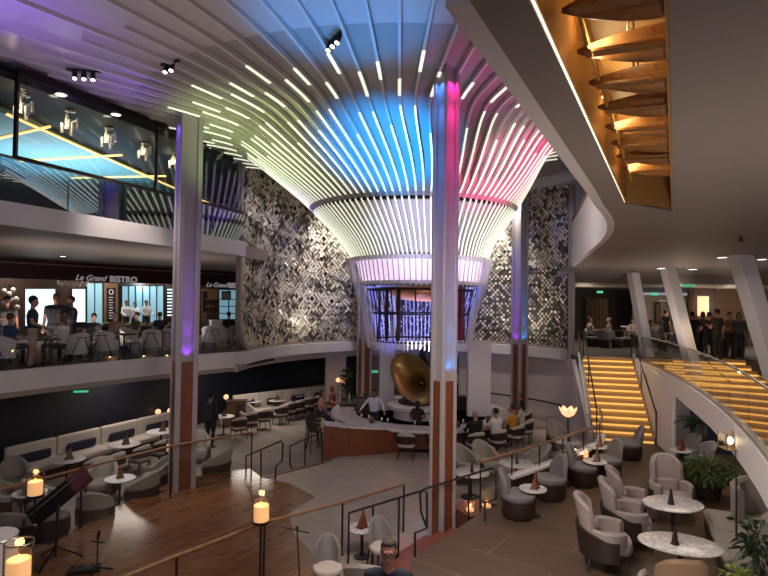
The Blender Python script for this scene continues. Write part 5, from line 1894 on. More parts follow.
# glass box lamp at the right
p = at(730, 448, d=9.1)
r = thing('floor_lamp', 'floor lamp with square glass box shade in front of the white stairwell band', 'lamp', (p.x, p.y, PZ))
h = p.z - PZ
MB().cyl((.1, 0, .02), (.1, 0, h), .014, n=8).build('pole', 'bronze', r)
MB().lathe([(0, 0), (.17, 0), (.17, .015), (0, .03)], (.1, 0, 0), 20).build('foot', 'bronze', r)
b_ = MB()
for k in range(4):
    t = PI / 4 + k * PI / 2
    b_.box((.17 * math.cos(t) * 1.414 / 1.414, .17 * math.sin(t), h + .13), (.012, .012, .28))
b_.box((0, 0, h - .005), (.26, .26, .012))
b_.build('lamp_frame', 'gold', r)
for k in range(4):
    t = k * PI / 2
    MB().box((.12 * math.cos(t), .12 * math.sin(t), h + .13), (.004, .23, .25), t).build('glass_pane', 'glassl', r)
MB().ball((0, 0, h + .12), (.05, .05, .06), 12, 8).build('bulb', 'bulb', r, smooth=True)

# ================================================================== PLANTS
def leaf(m_, p, d, L, W, up=Vector((0, 0, 1)), droop=.3):
    d = d.normalized()
    s_ = d.cross(up)
    if s_.length < .05:
        s_ = Vector((1, 0, 0))
    s_.normalize()
    n_ = s_.cross(d)
    q1 = p + d * L * .5 + n_ * L * .06
    q2 = p + d * L - n_ * 0 - up * L * droop
    th_ = n_ * .003
    vs = [p, q1 + s_ * W, q2, q1 - s_ * W]
    m_.add([*vs, *[v - th_ for v in vs]], [(0, 1, 2), (0, 2, 3), (6, 5, 4), (7, 6, 4), (0, 4, 5, 1), (1, 5, 6, 2), (2, 6, 7, 3), (3, 7, 4, 0)])
rg = random.Random(3)
def rdir(zb=.2):
    while True:
        v = Vector((rg.uniform(-1, 1), rg.uniform(-1, 1), rg.uniform(-1, 1) + zb))
        if .1 < v.length < 1.2:
            return v.normalized()
# bushy shrub
p = at(708, 499, .6)
r = thing('potted_shrub', 'round bushy green shrub between the camera-facing armchair and the navy wall', 'plant', (p.x, p.y, PZ))
MB().lathe([(.22, 0), (.28, .3), (.25, .3), (.24, .27), (0, .27)], (0, 0, 0), 24).build('pot', 'brownfab', r, smooth=True)
fo = MB()
stm = MB()
for k in range(26):
    v = rdir(.5)
    stm.tube([(0, 0, .26), Vector((v.x * .25, v.y * .25, .6)), Vector((v.x * .5, v.y * .42, .72 + v.z * .28))], .008, 5)
for k in range(1500):
    v = rdir(.1)
    rad = (.55 + .45 * rg.random())
    c = Vector((v.x * .62 * rad, v.y * .52 * rad, .60 + v.z * .27 * rad))
    leaf(fo, c, (v + rdir() * .8), .085 + .05 * rg.random(), .022)
stm.build('stems', 'bark', r)
fo.build('foliage', 'leaf', r)
# palm in the alcove
p = at(703, 466, .6)
r = thing('potted_palm', 'slim potted palm with dark drooping crown in front of the navy alcove', 'plant', (p.x, p.y, PZ))
MB().lathe([(.16, 0), (.2, .42), (.17, .42), (.16, .38), (0, .38)], (0, 0, 0), 20).build('pot', 'beige', r, smooth=True)
MB().tube([(0, 0, .38), (.02, 0, .7), (-.03, .02, 1.18)], .055, 10).build('trunk', 'bark', r, smooth=True)
fo = MB()
for k in range(18):
    a = 2 * PI * k / 18 * 2.4
    el = rg.uniform(-.2, .8)
    v = Vector((math.cos(a) * math.cos(el), math.sin(a) * math.cos(el), math.sin(el)))
    L = .38 + .2 * rg.random()
    prev = Vector((-.03, .02, 1.18))
    for j in range(1, 7):
        t = j / 6
        c = Vector((-.03, .02, 1.18)) + v * (L * t) - Vector((0, 0, .16 * t * t))
        fo.bar(prev, c, .008, .008)
        for s_ in (-1, 1):
            leaf(fo, c, (v * .5 + Vector((-v.y, v.x, 0)) * s_ - Vector((0, 0, .35))), .17, .024)
        prev = c
fo.build('fronds', 'leafd', r)
# big leafed plant at the right edge
p = at(757, 578, .95)
r = thing('potted_plant', 'dark green broad-leaved plant with woody stem at the right edge, nearest the camera', 'plant', (p.x, p.y, PZ))
MB().lathe([(.15, 0), (.2, .3), (.17, .3), (.16, .27), (0, .27)], (0, 0, 0), 20).build('pot', 'brownfab', r, smooth=True)
MB().tube([(0, 0, .27), (.02, 0, .5), (0, .01, .75), (-.02, 0, .95)], lambda t: .035 - .015 * t, 8).build('stem', 'bark', r, smooth=True)
fo = MB()
for k in range(70):
    v = rdir(.3)
    c0_ = Vector((0, 0, .62 + .38 * rg.random()))
    c1_ = c0_ + v * (.08 + .16 * rg.random())
    fo.bar(c0_, c1_, .006, .006)
    leaf(fo, c1_, v + Vector((0, 0, -.15)), .16 + .06 * rg.random(), .05)
fo.build('foliage', 'leafd', r)
p = at(740, 590, .95)
r = thing('potted_plant', 'light yellow-green leafy plant at the bottom edge beside the dark broad-leaved one', 'plant', (p.x, p.y, PZ))
MB().lathe([(.12, 0), (.15, .22), (.13, .22), (.12, .2), (0, .2)], (0, 0, 0), 20).build('pot', 'brownfab', r, smooth=True)
fo = MB()
for k in range(240):
    v = rdir(.5)
    c = Vector((v.x * .26 * rg.random(), v.y * .26 * rg.random(), .28 + .32 * rg.random()))
    leaf(fo, c, v + Vector((0, 0, .2)), .11, .026)
fo.build('foliage', 'leafy', r)
# plant behind the bar
p = at(350, 396, d=24.2)
r = thing('potted_plant', 'tall dark slender plant behind the bar between navy wall and column', 'plant', (p.x - .12, p.y, -.3))
MB().lathe([(.2, 0), (.24, .5), (.2, .5), (.2, .46), (0, .46)], (0, 0, 0), 20).build('pot', 'beige', r, smooth=True)
fo = MB()
for k in range(120):
    v = rdir(1.0)
    c = Vector((v.x * .1, v.y * .1, .5 + 1.6 * rg.random()))
    leaf(fo, c, v, .3, .04)
fo.build('foliage', 'leafd', r)
MB().tube([(0, 0, .46), (.02, 0, 1.2), (0, 0, 2.0)], .02, 6).build('stem', 'bark', r)

# ================================================================== BAND GEAR
def tripod(root, r_, z, mat='black', n=3, hub=.0):
    for k in range(n):
        t = 2 * PI * k / n + .5
        MB().bar((0, 0, z), (r_ * math.cos(t), r_ * math.sin(t), .015), .03, .025).build('leg', mat, root)
b0 = at(55, 562, .012)
r = thing('music_stand', 'black tripod stand carrying a long tilted keyboard case at the lower left', 'stand', (b0.x, b0.y, .012))
tripod(r, .45, .28)
MB().cyl((0, 0, .1), (0.0, .05, 1.0), .028, n=10).build('pole', 'black', r)
MB().cyl((-.05, .02, .55), (.06, .02, .55), .02, n=8).build('clamp', 'black', r)
pa, pb = at(31, 520, d=b0.y + .02), at(88, 473, d=b0.y + .5)
kb = thing('keyboard_case', 'long dark keyboard case with orchid end lying tilted on the black stand', 'instrument case', tuple((pa + pb) / 2))
MB().bar(pa, pb, .34, .12, up=(0.1, -.5, .8)).build('case_body', 'black', kb, world=True)
pc_ = pa.lerp(pb, .70)
MB().bar(pc_, pb + (pb - pa) * .01, .345, .125, up=(0.1, -.5, .8)).build('orchid_end', 'pinkfab', kb, world=True)
MB().bar(pa + Vector((0, -.05, .1)), pa.lerp(pb, .8) + Vector((0, -.05, .1)), .03, .02).build('trim_edge', 'steel', kb, world=True)
b1 = at(97, 573, .012)
r = thing('microphone_stand', 'short black microphone stand on the parquet beside the keyboard stand', 'microphone stand', (b1.x, b1.y, .012))
tripod(r, .26, .1)
MB().cyl((0, 0, .02), (0, 0, .62), .012, n=8).build('pole', 'black', r)
MB().cyl((0, 0, .60), (.03, -.02, .74), .025, .03, 10).build('microphone', 'black', r)
MB().bar((-.12, 0, .55), (.12, 0, .52), .02, .02).build('boom', 'black', r)
bx = thing('pedal_board', 'small black pedal box on the parquet at the foot of the microphone stand', 'pedal', (b1.x - .25, b1.y + .05, .012))
MB().box((0, 0, .04), (.5, .25, .08), .3, bev=.015).build('case', 'black', bx)
for k in range(3):
    MB().cyl((-.15 + .15 * k, -.03 + .04 * k, .08), (-.15 + .15 * k, -.03 + .04 * k, .1), .02, n=10).build('switch', 'steel', bx)
b2 = at(300, 590, .012)
r = thing('microphone_stand', 'thin black boom microphone stand under the foreground lantern rail', 'microphone stand', (b2.x, b2.y, .012))
tripod(r, .3, .15)
q = at(297, 528, d=b2.y)
MB().cyl((0, 0, .02), (q.x - b2.x, 0, q.z - .012), .012, n=8).build('pole', 'black', r)
e0, e1 = at(282, 527, d=b2.y - .05), at(309, 533, d=b2.y - .05)
MB().cyl(e0, e1, .012, n=8).build('boom', 'black', r, world=True)
MB().ball(at(297, 528, d=b2.y), .03, 10, 8).build('clutch', 'black', r, world=True)
b3 = at(24, 520, d=8.2)
r = thing('microphone_stand', 'black clamp arm on a pole left of the keyboard case', 'microphone stand', (b3.x, b3.y, .012))
MB().cyl((0, 0, .03), (0, 0, b3.z), .02, n=8).build('pole', 'black', r)
MB().lathe([(0, 0), (.16, 0), (.16, .02), (0, .03)], (0, 0, 0), 18).build('foot', 'black', r)
MB().bar((-.12, 0, b3.z - .15), (.22, -.05, b3.z - .08), .06, .05).build('arm', 'black', r)
dpt = 7.3
q = at(-6, 535, d=dpt)
r = thing('drum', 'white-headed drum cut by the left photo edge above the corner lantern', 'drum', (q.x, q.y, q.z - .45))
MB().lathe([(.27, 0), (.27, .45), (.26, .45), (.26, 0), (.27, 0)], (0, 0, 0), 32).build('shell', 'fascia', r, smooth=True)
MB().lathe([(0, .44), (.265, .44), (.265, .452), (0, .452)], (0, 0, 0), 32).build('drum_head', 'white', r, smooth=True)
for z in (.02, .43):
    MB().tube([(.275 * math.cos(t), .275 * math.sin(t), z) for t in [2 * PI * k / 28 for k in range(28)]], .012, 6, closed=True).build('hoop', 'steel', r)
for k in range(3):
    t = 2 * PI * k / 3
    MB().cyl((.25 * math.cos(t), .25 * math.sin(t), .1), (.3 * math.cos(t), .3 * math.sin(t), .012 - (q.z - .45)), .014, n=8).build('leg', 'steel', r)
# ================================================================== PEOPLE
def caps(m_, tags, p0, p1, r0, r1, tg_, n=12):
    p0, p1 = Vector(p0), Vector(p1)
    if (p1 - p0).length < 1e-5:
        p1 = p0 + Vector((0, 0, 1e-3))
    m_.cyl(p0, p1, r0, r1, n)
    m_.ball(p0, r0, n, 8)
    m_.ball(p1, r1, n, 8)
    tags.append((p0, p1, r0, r1, tg_))

def person(label, loc, rz, pose='stand', seat=.46, H=1.74, shirt='5a6270', pants='23252c', skin='c08f74', hair='2a1f1a', hairstyle='short',
           arms=('down', 'down'), lean=0., turn=0., nod=0., vox=.013, shorts=False, sleeves='short', build_=1.0, glasses=False, shoe='1a1817', name='person', cap=None, cat='person', apron=None, stride=0.):
    root = thing('person', label, 'person', loc, rz)
    s = H / 1.74
    m_ = MB()
    tags = []
    pz = .93 if pose == 'stand' else seat / s + .09
    Rl = Matrix.Rotation(lean, 3, 'X')           # leaning forward is towards -Y
    hip0 = Vector((0, 0, pz))
    def T(x, y, z):                               # torso point, z measured above the hip
        return hip0 + Rl @ Vector((x * build_, y * build_, z))
    sl = 'shirt' if sleeves == 'long' else 'skin'
    pn = 'skin' if shorts else 'pants'
    # torso
    caps(m_, tags, T(-.075, 0, .0), T(.075, 0, .0), .105 * build_, .105 * build_, 'pants')
    for x0, x1 in ((-.06, -.095), (.06, .095), (0, 0)):
        caps(m_, tags, T(x0, 0, .07), T(x1, .005, .38), .098 * build_, .108 * build_, 'shirt')
    caps(m_, tags, T(-.13, .01, .455), T(.13, .01, .455), .07, .07, 'shirt')
    caps(m_, tags, T(0, .01, .47), T(0, .0, .60), .058, .052, 'skin')
    # head
    hc_ = T(0, -.015, .695)
    Rh = Rl @ Matrix.Rotation(turn, 3, 'Z') @ Matrix.Rotation(nod, 3, 'X')
    def Hd(x, y, z):
        return hc_ + Rh @ Vector((x, y, z))
    def blob(c, r, tg_):
        m_.ball(c, r, 14, 10, R=Rh)
        tags.append((c, c + Vector((0, 0, .001)), min(r), min(r), tg_))
    blob(Hd(0, .005, .015), (.074, .092, .105), 'skin')
    blob(Hd(0, -.03, -.055), (.056, .06, .058), 'skin')
    blob(Hd(0, -.062, -.085), (.026, .024, .022), 'skin')
    caps(m_, tags, Hd(0, -.09, .015), Hd(0, -.108, -.022), .011, .016, 'skin', 8)
    caps(m_, tags, Hd(-.035, -.083, .036), Hd(.035, -.083, .036), .012, .012, 'skin', 8)
    caps(m_, tags, Hd(-.02, -.086, -.055), Hd(.02, -.086, -.055), .009, .009, 'skin', 8)
    for sx in (-1, 1):
        blob(Hd(sx * .077, .012, -.005), (.012, .02, .032), 'skin')
    # arms
    def hand(w, d, side, curl):
        d = d.normalized()
        up = Vector((0, 0, 1))
        lat = d.cross(up)
        if lat.length < .2:
            lat = Vector((0, 1, 0)) * side
        lat.normalize()
        nrm_ = lat.cross(d).normalized()
        caps(m_, tags, w, w + d * .07, .024, .026, 'skin', 8)
        for k, L in enumerate((.062, .075, .07, .055)):
            b = w + d * .075 + lat * (-.03 + .02 * k)
            caps(m_, tags, w + d * .05 + lat * (-.024 + .016 * k), b, .012, .011, 'skin', 8)
            mid = b + (d * .8 - nrm_ * curl * .35) * (L * .55)
            caps(m_, tags, b, mid, .0105, .010, 'skin', 8)
            caps(m_, tags, mid, mid + (d * .5 - nrm_ * curl) * (L * .5), .010, .0085, 'skin', 8)
        b = w + d * .02 - lat * .028 * 1
        mid = b + (d * .6 - lat * .7) * .045
        caps(m_, tags, w + d * .015, mid, .014, .011, 'skin', 8)
        caps(m_, tags, mid, mid + (d * .9 - lat * .1 - nrm_ * .3) * .035, .011, .009, 'skin', 8)
    for side, a in zip((-1, 1), arms):
        sh = T(side * .185, .01, .455)
        if a == 'down':
            el, wr = sh + Vector((side * .05, .03, -.29)), sh + Vector((side * .06, -.03, -.54))
        elif a == 'counter':                      # forearm reaching forward and down to a counter
            el, wr = sh + Vector((side * .10, -.08, -.26)), sh + Vector((side * .02, -.31, -.36))
        elif a == 'spread':                       # braced wide on the counter
            el, wr = sh + Vector((side * .17, -.07, -.22)), sh + Vector((side * .25, -.27, -.36))
        elif a == 'lap':
            el, wr = sh + Vector((side * .06, -.02, -.28)), sh + Vector((-side * .04, -.24, -.34))
        elif a == 'table':
            el, wr = sh + Vector((side * .08, -.12, -.24)), sh + Vector((-side * .03, -.35, -.24))
        elif a == 'hold':                         # bent up in front of the chest
            el, wr = sh + Vector((side * .07, -.03, -.28)), sh + Vector((-side * .05, -.25, -.20))
        elif a == 'face':
            el, wr = sh + Vector((side * .06, -.18, -.2)), sh + Vector((-side * .06, -.20, .02))
        elif a == 'hip':
            el, wr = sh + Vector((side * .2, .08, -.24)), sh + Vector((side * .02, -.03, -.42))
        caps(m_, tags, sh, sh.lerp(el, .55), .056, .049, 'shirt')
        caps(m_, tags, sh.lerp(el, .5), el, .046, .041, sl)
        caps(m_, tags, el, wr, .040, .028, sl)
        hand(wr, wr - el, side, .35 if a == 'down' else .8)
    # legs
    for side in (-1, 1):
        hp = hip0 + Vector((side * .09 * build_, 0, -.03))
        if pose == 'stand':
            kn = Vector((side * .10, -.02 - stride * side * .12, .50))
            an = Vector((side * .10, .025 + stride * side * -.12 + .05 * abs(stride), .085))
            tdir = Vector((side * .03, -1, 0)).normalized()
        else:
            kn = Vector((side * .13, -.43, min(.52, pz + .02)))
            an = Vector((side * .13, -.40, .085))
            if pose == 'stool':
                an = kn + Vector((0, .05, -.42))
            tdir = Vector((side * .1, -1, 0)).normalized()
        caps(m_, tags, hp, hp.lerp(kn, .6), .088 * build_, .072 * build_, 'pants')
        caps(m_, tags, hp.lerp(kn, .55), kn, .073 * build_, .056, pn)
        caps(m_, tags, kn, kn.lerp(an, .35), .055, .056, pn)
        caps(m_, tags, kn.lerp(an, .35), an, .056, .040, pn)
        caps(m_, tags, an - Vector((0, 0, .03)) - tdir * .03, an - Vector((0, 0, .045)) + tdir * .15, .042, .034, 'shoe')
    me = bpy.data.meshes.new('body')
    me.from_pydata([tuple(Vector(v) * s) for v in m_.v], [], m_.f)
    o = bpy.data.objects.new('tmp', me)
    COL.objects.link(o)
    md = o.modifiers.new('r', 'REMESH')
    md.mode = 'VOXEL'
    md.voxel_size = vox
    sm = o.modifiers.new('s', 'SMOOTH')
    sm.factor = .5
    sm.iterations = 2
    dg = bpy.context.evaluated_depsgraph_get()
    me2 = bpy.data.meshes.new_from_object(o.evaluated_get(dg))
    bpy.data.objects.remove(o)
    me2.name = 'body'
    keys = ['shirt', 'pants', 'skin', 'shoe', 'eye', 'hair', 'mouth']
    me2.materials.clear()
    for mt in (cloth(shirt), cloth(pants), cloth(skin, .6), cloth(shoe, .5), MT['eye'], cloth(hair), cloth('8c4a42', .6)):
        me2.materials.append(mt)
    n = len(me2.polygons)
    C = np.empty(n * 3, dtype=np.float32)
    me2.polygons.foreach_get('center', C)
    C = C.reshape(-1, 3) / s
    best = np.full(n, 1e9)
    idx = np.zeros(n, dtype=np.int32)
    for p0, p1, r0, r1, tg_ in tags:
        a = np.array(p0)
        d = np.array(p1) - a
        t = np.clip(((C - a) @ d) / (d @ d), 0, 1)
        dist = np.linalg.norm(C - (a + t[:, None] * d), axis=1) - (r0 + (r1 - r0) * t)
        mk_ = dist < best
        best[mk_] = dist[mk_]
        idx[mk_] = keys.index(tg_)
    # the neckline and hem are cut clean by height, eyes and mouth by place
    for sx in (-1, 1):
        e = np.array(Hd(sx * .031, -.088, .014))
        idx[np.linalg.norm(C - e, axis=1) < max(.013, vox * .95)] = 4
    e = np.array(Hd(0, -.1, -.055))
    q = C - e
    ax_ = np.array(Rh @ Vector((1, 0, 0)))
    lat = np.abs(q @ ax_)
    rest = np.linalg.norm(q - np.outer(q @ ax_, ax_), axis=1)
    idx[(lat < .026) & (rest < max(.010, vox * .8)) & (idx == 2)] = 6
    me2.polygons.foreach_set('material_index', idx)
    me2.polygons.foreach_set('use_smooth', [True] * n)
    o = bpy.data.objects.new('body', me2)
    COL.objects.link(o)
    o.parent = root
    # hair
    if hairstyle != 'bald':
        h_ = MB()
        def hb(c, r):
            h_.ball(c * s, tuple(x * s for x in r), 16, 12, R=Rh)
        hb(Hd(0, .03, .04), (.083, .09, .094))
        hb(Hd(0, -.015, .098), (.06, .05, .03))
        if hairstyle in ('long', 'bob'):
            for sx in (-1, 1):
                hb(Hd(sx * .066, .02, -.02), (.026, .06, .085))
            hb(Hd(0, .07, -.04), (.075, .045, .10))
            if hairstyle == 'long':
                hb(Hd(0, .085, -.14), (.08, .035, .12))
        if hairstyle == 'curly':
            for k in range(18):
                a = k * 2.4
                e_ = .2 + .07 * k
                hb(Hd(.075 * math.cos(a) * math.sin(e_), .02 + .085 * math.sin(a) * math.sin(e_), .05 + .09 * math.cos(e_)), (.034, .034, .034))
        h_.build('hair', cloth(hair), root, smooth=True)
    if cap:
        h_ = MB()
        h_.ball(Hd(0, .01, .06) * s, (.09 * s, .105 * s, .075 * s), 16, 10, R=Rh)
        h_.ball(Hd(0, -.12, .045) * s, (.065 * s, .07 * s, .012 * s), 14, 8, R=Rh)
        h_.build('cap', cloth(cap), root, smooth=True)
    if glasses:
        g_ = MB()
        for sx in (-1, 1):
            c = Hd(sx * .033, -.108, .012)
            g_.tube([(c + Rh @ Vector((.027 * math.cos(t), 0, .02 * math.sin(t)))) * s for t in [2 * PI * k / 14 for k in range(14)]], .003, 5, closed=True)
            g_.tube([Hd(sx * .06, -.105, .016) * s, Hd(sx * .082, -.02, .018) * s], .0028, 5)
        g_.tube([Hd(-.008, -.112, .016) * s, Hd(.008, -.112, .016) * s], .003, 5)
        g_.build('glasses', 'black', root)
    if apron:
        ap = MB()
        vs = []
        for i in range(7):
            z = pz - .42 + .75 * i / 6
            for j in range(9):
                t = -1.2 + 2.4 * j / 8
                rx, ry = (.20 if z < pz + .2 else .17) * build_, .135 * build_
                vs.append((rx * math.sin(t) * s, (-ry * math.cos(t) - .004) * s, z * s))
        k_ = len(vs)
        vs += [(x * 1.03, y * 1.03 - .004, z) for x, y, z in vs]
        fs = [(i * 9 + j, i * 9 + j + 1, i * 9 + 10 + j, i * 9 + 9 + j) for i in range(6) for j in range(8)]
        fs += [tuple(q + k_ for q in f[::-1]) for f in fs]
        ap.add(vs, fs)
        ap.build('apron', cloth(apron), root, smooth=True)
    return root

def bp_(px, ytop, htop, z0):
    """floor spot of somebody whose head top is seen at (px, ytop), htop above floor z0"""
    p = at(px, ytop, z0 + htop)
    return (p.x, p.y, z0)
def dpx(px, d, z0):
    p = at(px, 310, d=d)
    return (p.x, p.y, z0)

# foreground man, looking up at the camera side
p = bp_(389, 541.5, 1.76, .6)
person('man with glasses and navy jacket at the bottom edge, facing the camera', p, face(-.05, -1), 'stand', H=1.78, shirt='1b2433', pants='22242a', skin='b07f68', hair='3c332d', arms=('down', 'down'), nod=.12, vox=.009, sleeves='long', glasses=True, build_=1.04)
# waiter
p = bp_(211, 392.5, 1.9, -.3)
person('waiter in black seen from behind beside the violet column', p, face(.35, .95), 'stand', H=1.88, build_=1.25, shirt='15161a', pants='141519', skin='8a5f49', hair='17120f', arms=('down', 'counter'), sleeves='long')
# bartender
p = bp_(376, 392, 1.74, 0)
person('bartender in white shirt leaning on the bar with both arms spread', (-.28, 19.62, 0), face(-.25, -1), 'stand', H=1.74, shirt='c9cfdd', pants='2a2c34', skin='8f5f45', hair='17110e', arms=('spread', 'spread'), lean=.12, sleeves='long', vox=.011)
def seated_at_bar(label, ang, rr_, z0, seat, **kw):
    t = math.radians(ang)
    q = (BC.x + rr_ * math.cos(t), BC.y + rr_ * math.sin(t), z0)
    return person(label, q, facebar(q), kw.pop('pose', 'stool'), seat=seat, **kw)
seated_at_bar('woman in pink top on a stool at the left end of the bar', 174.7, 3.79, -.3, .80, shirt='c98a86', pants='28345a', skin='b98770', hair='4a2f22', hairstyle='bob', arms=('table', 'table'))
seated_at_bar('red-haired guest in rust top beyond the woman in pink', 157.9, 3.72, -.3, .80, shirt='8a3f35', pants='2c2622', skin='b9806a', hair='6e3626', hairstyle='bob', arms=('table', 'lap'))
seated_at_bar('guest in dark top sitting behind the bar counter near the plinth', -97, 2.2, 0, .62, pose='stand', H=1.5, shirt='2b2326', pants='1d1c1f', skin='9a6a52', hair='17100d', hairstyle='long', arms=('counter', 'counter'))
for lab, x_, y_, kw in (('grey-haired man in black at the bar right of the tall column', 2.85, 17.62, dict(shirt='141417', hair='a9a4a0', skin='b5846c', sleeves='long', build_=1.1)),
                        ('person in white shirt seated at the bar, seen from behind', 3.68, 17.85, dict(shirt='d6d4d8', hair='1f1815', skin='a87559', build_=1.12)),
                        ('person in orange seated near the right end of the bar', 4.48, 18.45, dict(shirt='c9862e', hair='2b211b', skin='a87559')),
                        ('person in grey top beyond the orange one at the bar', 4.9, 20.85, dict(shirt='5f6470', hair='3a2c25', skin='a9785f')),
                        ('person in pale top at the far right end of the bar', 5.05, 19.25, dict(shirt='c4bba4', hair='15110f', skin='a97a60', hairstyle='long'))):
    q = Vector((x_, y_, 0))
    out_ = (q - Vector((BC.x, BC.y, 0))).normalized()
    q = Vector((BC.x, BC.y, 0)) + out_ * 3.72
    person(lab, tuple(q), facebar(q), 'sit', seat=.50, H=1.82, arms=('table', 'table'), **kw)
# bistro left
person('man in grey with dark cap standing at the left photo edge in the bistro', dpx(7, 15.5, D4), face(.6, -.6), H=1.86, shirt='5c5657', pants='2a2a2e', skin='9a6d56', hair='201915', cap='1b1b20', arms=('hold', 'down'))
person('child in navy shirt and pale shorts standing by a bistro table', dpx(33, 14.5, D4), face(.8, .25), H=1.84, shirt='22304a', pants='b9a795', skin='b98d77', hair='1d1613', hairstyle='curly', shorts=True, arms=('counter', 'down'))
person('tall man in black before the bright bistro window', dpx(56, 16.1, D4), face(.3, -1), H=1.96, build_=1.15, shirt='23262c', pants='1d1e22', skin='8a5f4a', hair='1b1512', arms=('down', 'hold'))
person('man in dark grey beside the tall one, hands held before him', dpx(71, 16.3, D4), face(-.6, -.7), H=1.88, build_=1.15, shirt='2c3038', pants='1f2024', skin='9a6f58', hair='1b1512', arms=('hold', 'hold'), sleeves='long')
person('seated guest in blue shirt with back to the balcony glass', dpx(11, 14.6, D4), face(.4, .9), 'sit', H=1.84, shirt='3b567e', pants='2a2c33', skin='b08069', hair='5a4334', arms=('table', 'table'))
person('seated woman in white shirt at a bistro table, turned left', dpx(63, 15.2, D4), face(-1, .1), 'sit', H=1.8, shirt='d8d2d0', pants='4a3f3a', skin='b98d77', hair='7a5a44', hairstyle='bob', arms=('table', 'table'))
for lab, px, off_, kw in (('cook in white jacket at the kitchen window, leftmost of three', 126, 0, dict(arms=('counter', 'down'))), ('cook in white jacket in the middle of the kitchen window', 135, .5, dict(arms=('down', 'hold'), H=1.66)), ('cook in white jacket at the right of the kitchen window', 146, .1, dict(arms=('counter', 'counter'), H=1.76))):
    q = onplane(px, 320, 1.9 + off_)
    person(lab, (q.x, q.y, D4), face(.5, -.3), 'stand', shirt='dfe3e6', pants='2a2b30', skin='8c5f48', hair='16110f', sleeves='long', **kw)
rp = random.Random(9)
for k, (px, d, lab, sh) in enumerate(((94, 17.6, 'seated diner in dark clothes just below the menu board', '2b2a2c'), (116, 19.0, 'seated diner in brown left of the cooks', '5a4538'), (137, 19.6, 'seated diner in olive in front of the cooks', '565238'), (160, 20.6, 'seated diner in charcoal at the violet column', '303238'),
                                      (206, 22.4, 'seated diner in grey right of the violet column', '6a6462'), (229, 22.6, 'dark-haired seated diner next to the mosaic frame', '1e1f23'))):
    person(lab, dpx(px, d, D4), rp.uniform(-1, 1) + PI * (k % 2), 'sit', shirt=sh, pants='2a2624', skin=('b98d77', '9a6d56', 'c09a84')[k % 3], hair=('2a1f1a', '6a5a4c', '1a1412')[k % 3], arms=('table', 'lap'), hairstyle=('short', 'bob', 'short')[k % 3])
# right hand deck
for k, (px, d, lab, rz, kw) in enumerate(((666, 27, 'person in black standing beside the middle leaning column', 2.0, dict(shirt='141317', pants='17161a')),
                                          (692, 21.5, 'person in black left of the yellow wall lamp, back turned', 2.8, dict(shirt='17161a', pants='1a191d', arms=('hip', 'down'))),
                                          (703, 22.0, 'woman in grey in front of the yellow wall lamp', 2.4, dict(shirt='5b5a60', pants='2b2a2e', hairstyle='bob', hair='6a4c38')),
                                          (709, 20.4, 'stout person in black left of the tallest one at right', 3.0, dict(shirt='1c1a1e', pants='17161a', build_=1.15)),
                                          (717, 20.0, 'tall person in black in the middle of the right hand group', -2.8, dict(shirt='121216', pants='141418', H=1.86, build_=1.1)),
                                          (730, 21.0, 'person in orange-brown top facing the camera at right', .3, dict(shirt='9a6a48', pants='2b2420', arms=('hold', 'down'))),
                                          (739, 20.6, 'woman in grey jacket left of the thickest leaning column', -.5, dict(shirt='4a4a4e', pants='26262a', hairstyle='long', arms=('face', 'down'), sleeves='long')),
                                          (766, 20.0, 'person in dark top at the right photo edge behind the leaning column', .2, dict(shirt='222025', pants='1a191c')))):
    kw.setdefault('arms', ('down', 'hold'))
    person(lab, dpx(px, d, 2.85), rz, 'stand', skin=('a97a60', '9a6d56', 'b98d77')[k % 3], hair=kw.pop('hair', '17120f'), vox=.015, **kw)
for k, (px, d, lab, sh) in enumerate(((590, 26.2, 'seated guest leftmost in the dim restaurant beyond the stairs', 'a59a92'), (609, 26.4, 'seated guest in the middle of the dim restaurant', '6a5f5a'), (633, 26.0, 'seated guest in pale top at the service table', 'b3a8a0'),
                                      (651, 22.4, 'seated guest in white between the first two leaning columns', 'a8a9ac'), (661, 23.2, 'seated guest in patterned grey left of the middle leaning column', '67696e'), (688, 23.4, 'seated guest right of the middle leaning column', '746a60'),
                                      (711, 21.6, 'seated guest in olive below the group in black', '5f5a48'), (725, 21.8, 'seated guest in brown below the person in orange', '6a5644'))):
    person(lab, dpx(px, d, 2.85), rp.uniform(-2, 2), 'sit', shirt=sh, pants='2a2624', skin=('b98d77', '9a6d56', 'c09a84')[k % 3], hair=('2a1f1a', '8a7a6a', '1a1412')[k % 3], arms=('table', 'lap'), vox=.015)
# ================================================================== LIGHT
w = bpy.data.worlds.new('world')
scene.world = w
w.use_nodes = True
w.node_tree.nodes['Background'].inputs['Color'].default_value = lin('8d8794')
w.node_tree.nodes['Background'].inputs['Strength'].default_value = .9
# coloured washes on the funnel and ceiling
light('SPOT', 'wash_blue', (.3, 12.6, 5.6), 1900, (.0, .30, .9), (.1, 14.2, 9.2), .2, 62, .7)
light('SPOT', 'wash_blue_ceiling', (-.6, 10.2, 6.4), 520, (.0, .33, 1.0), (-.7, 9.6, 9.6), .2, 66, .7)
light('SPOT', 'wash_pink', (4.2, 13.6, 5.6), 1100, (1.0, .06, .30), (3.2, 15.4, 8.8), .2, 62, .8)
light('SPOT', 'wash_pink_ceiling', (3.3, 11.0, 6.8), 160, (.9, .08, .6), (2.6, 11.5, 9.6), .2, 85, .8)
light('SPOT', 'wash_green', (-3.6, 12.5, 6.0), 420, (.75, 1.0, .35), (-3.2, 14.5, 9.6), .2, 80, .8)
light('SPOT', 'wash_violet_left', (-4.6, 19.0, 6.4), 420, (.25, .08, 1.0), (-2.8, 18.5, 8.4), .1, 66, .8)
light('SPOT', 'wash_violet_ceiling', (-6.6, 9.0, 8.0), 130, (.28, .12, 1.0), (-6.4, 9.4, 9.6), .1, 110, .9)
light('POINT', 'drum_violet', (1.2, 18.2, 6.9), 30, (.45, .2, 1.0), size=.2)
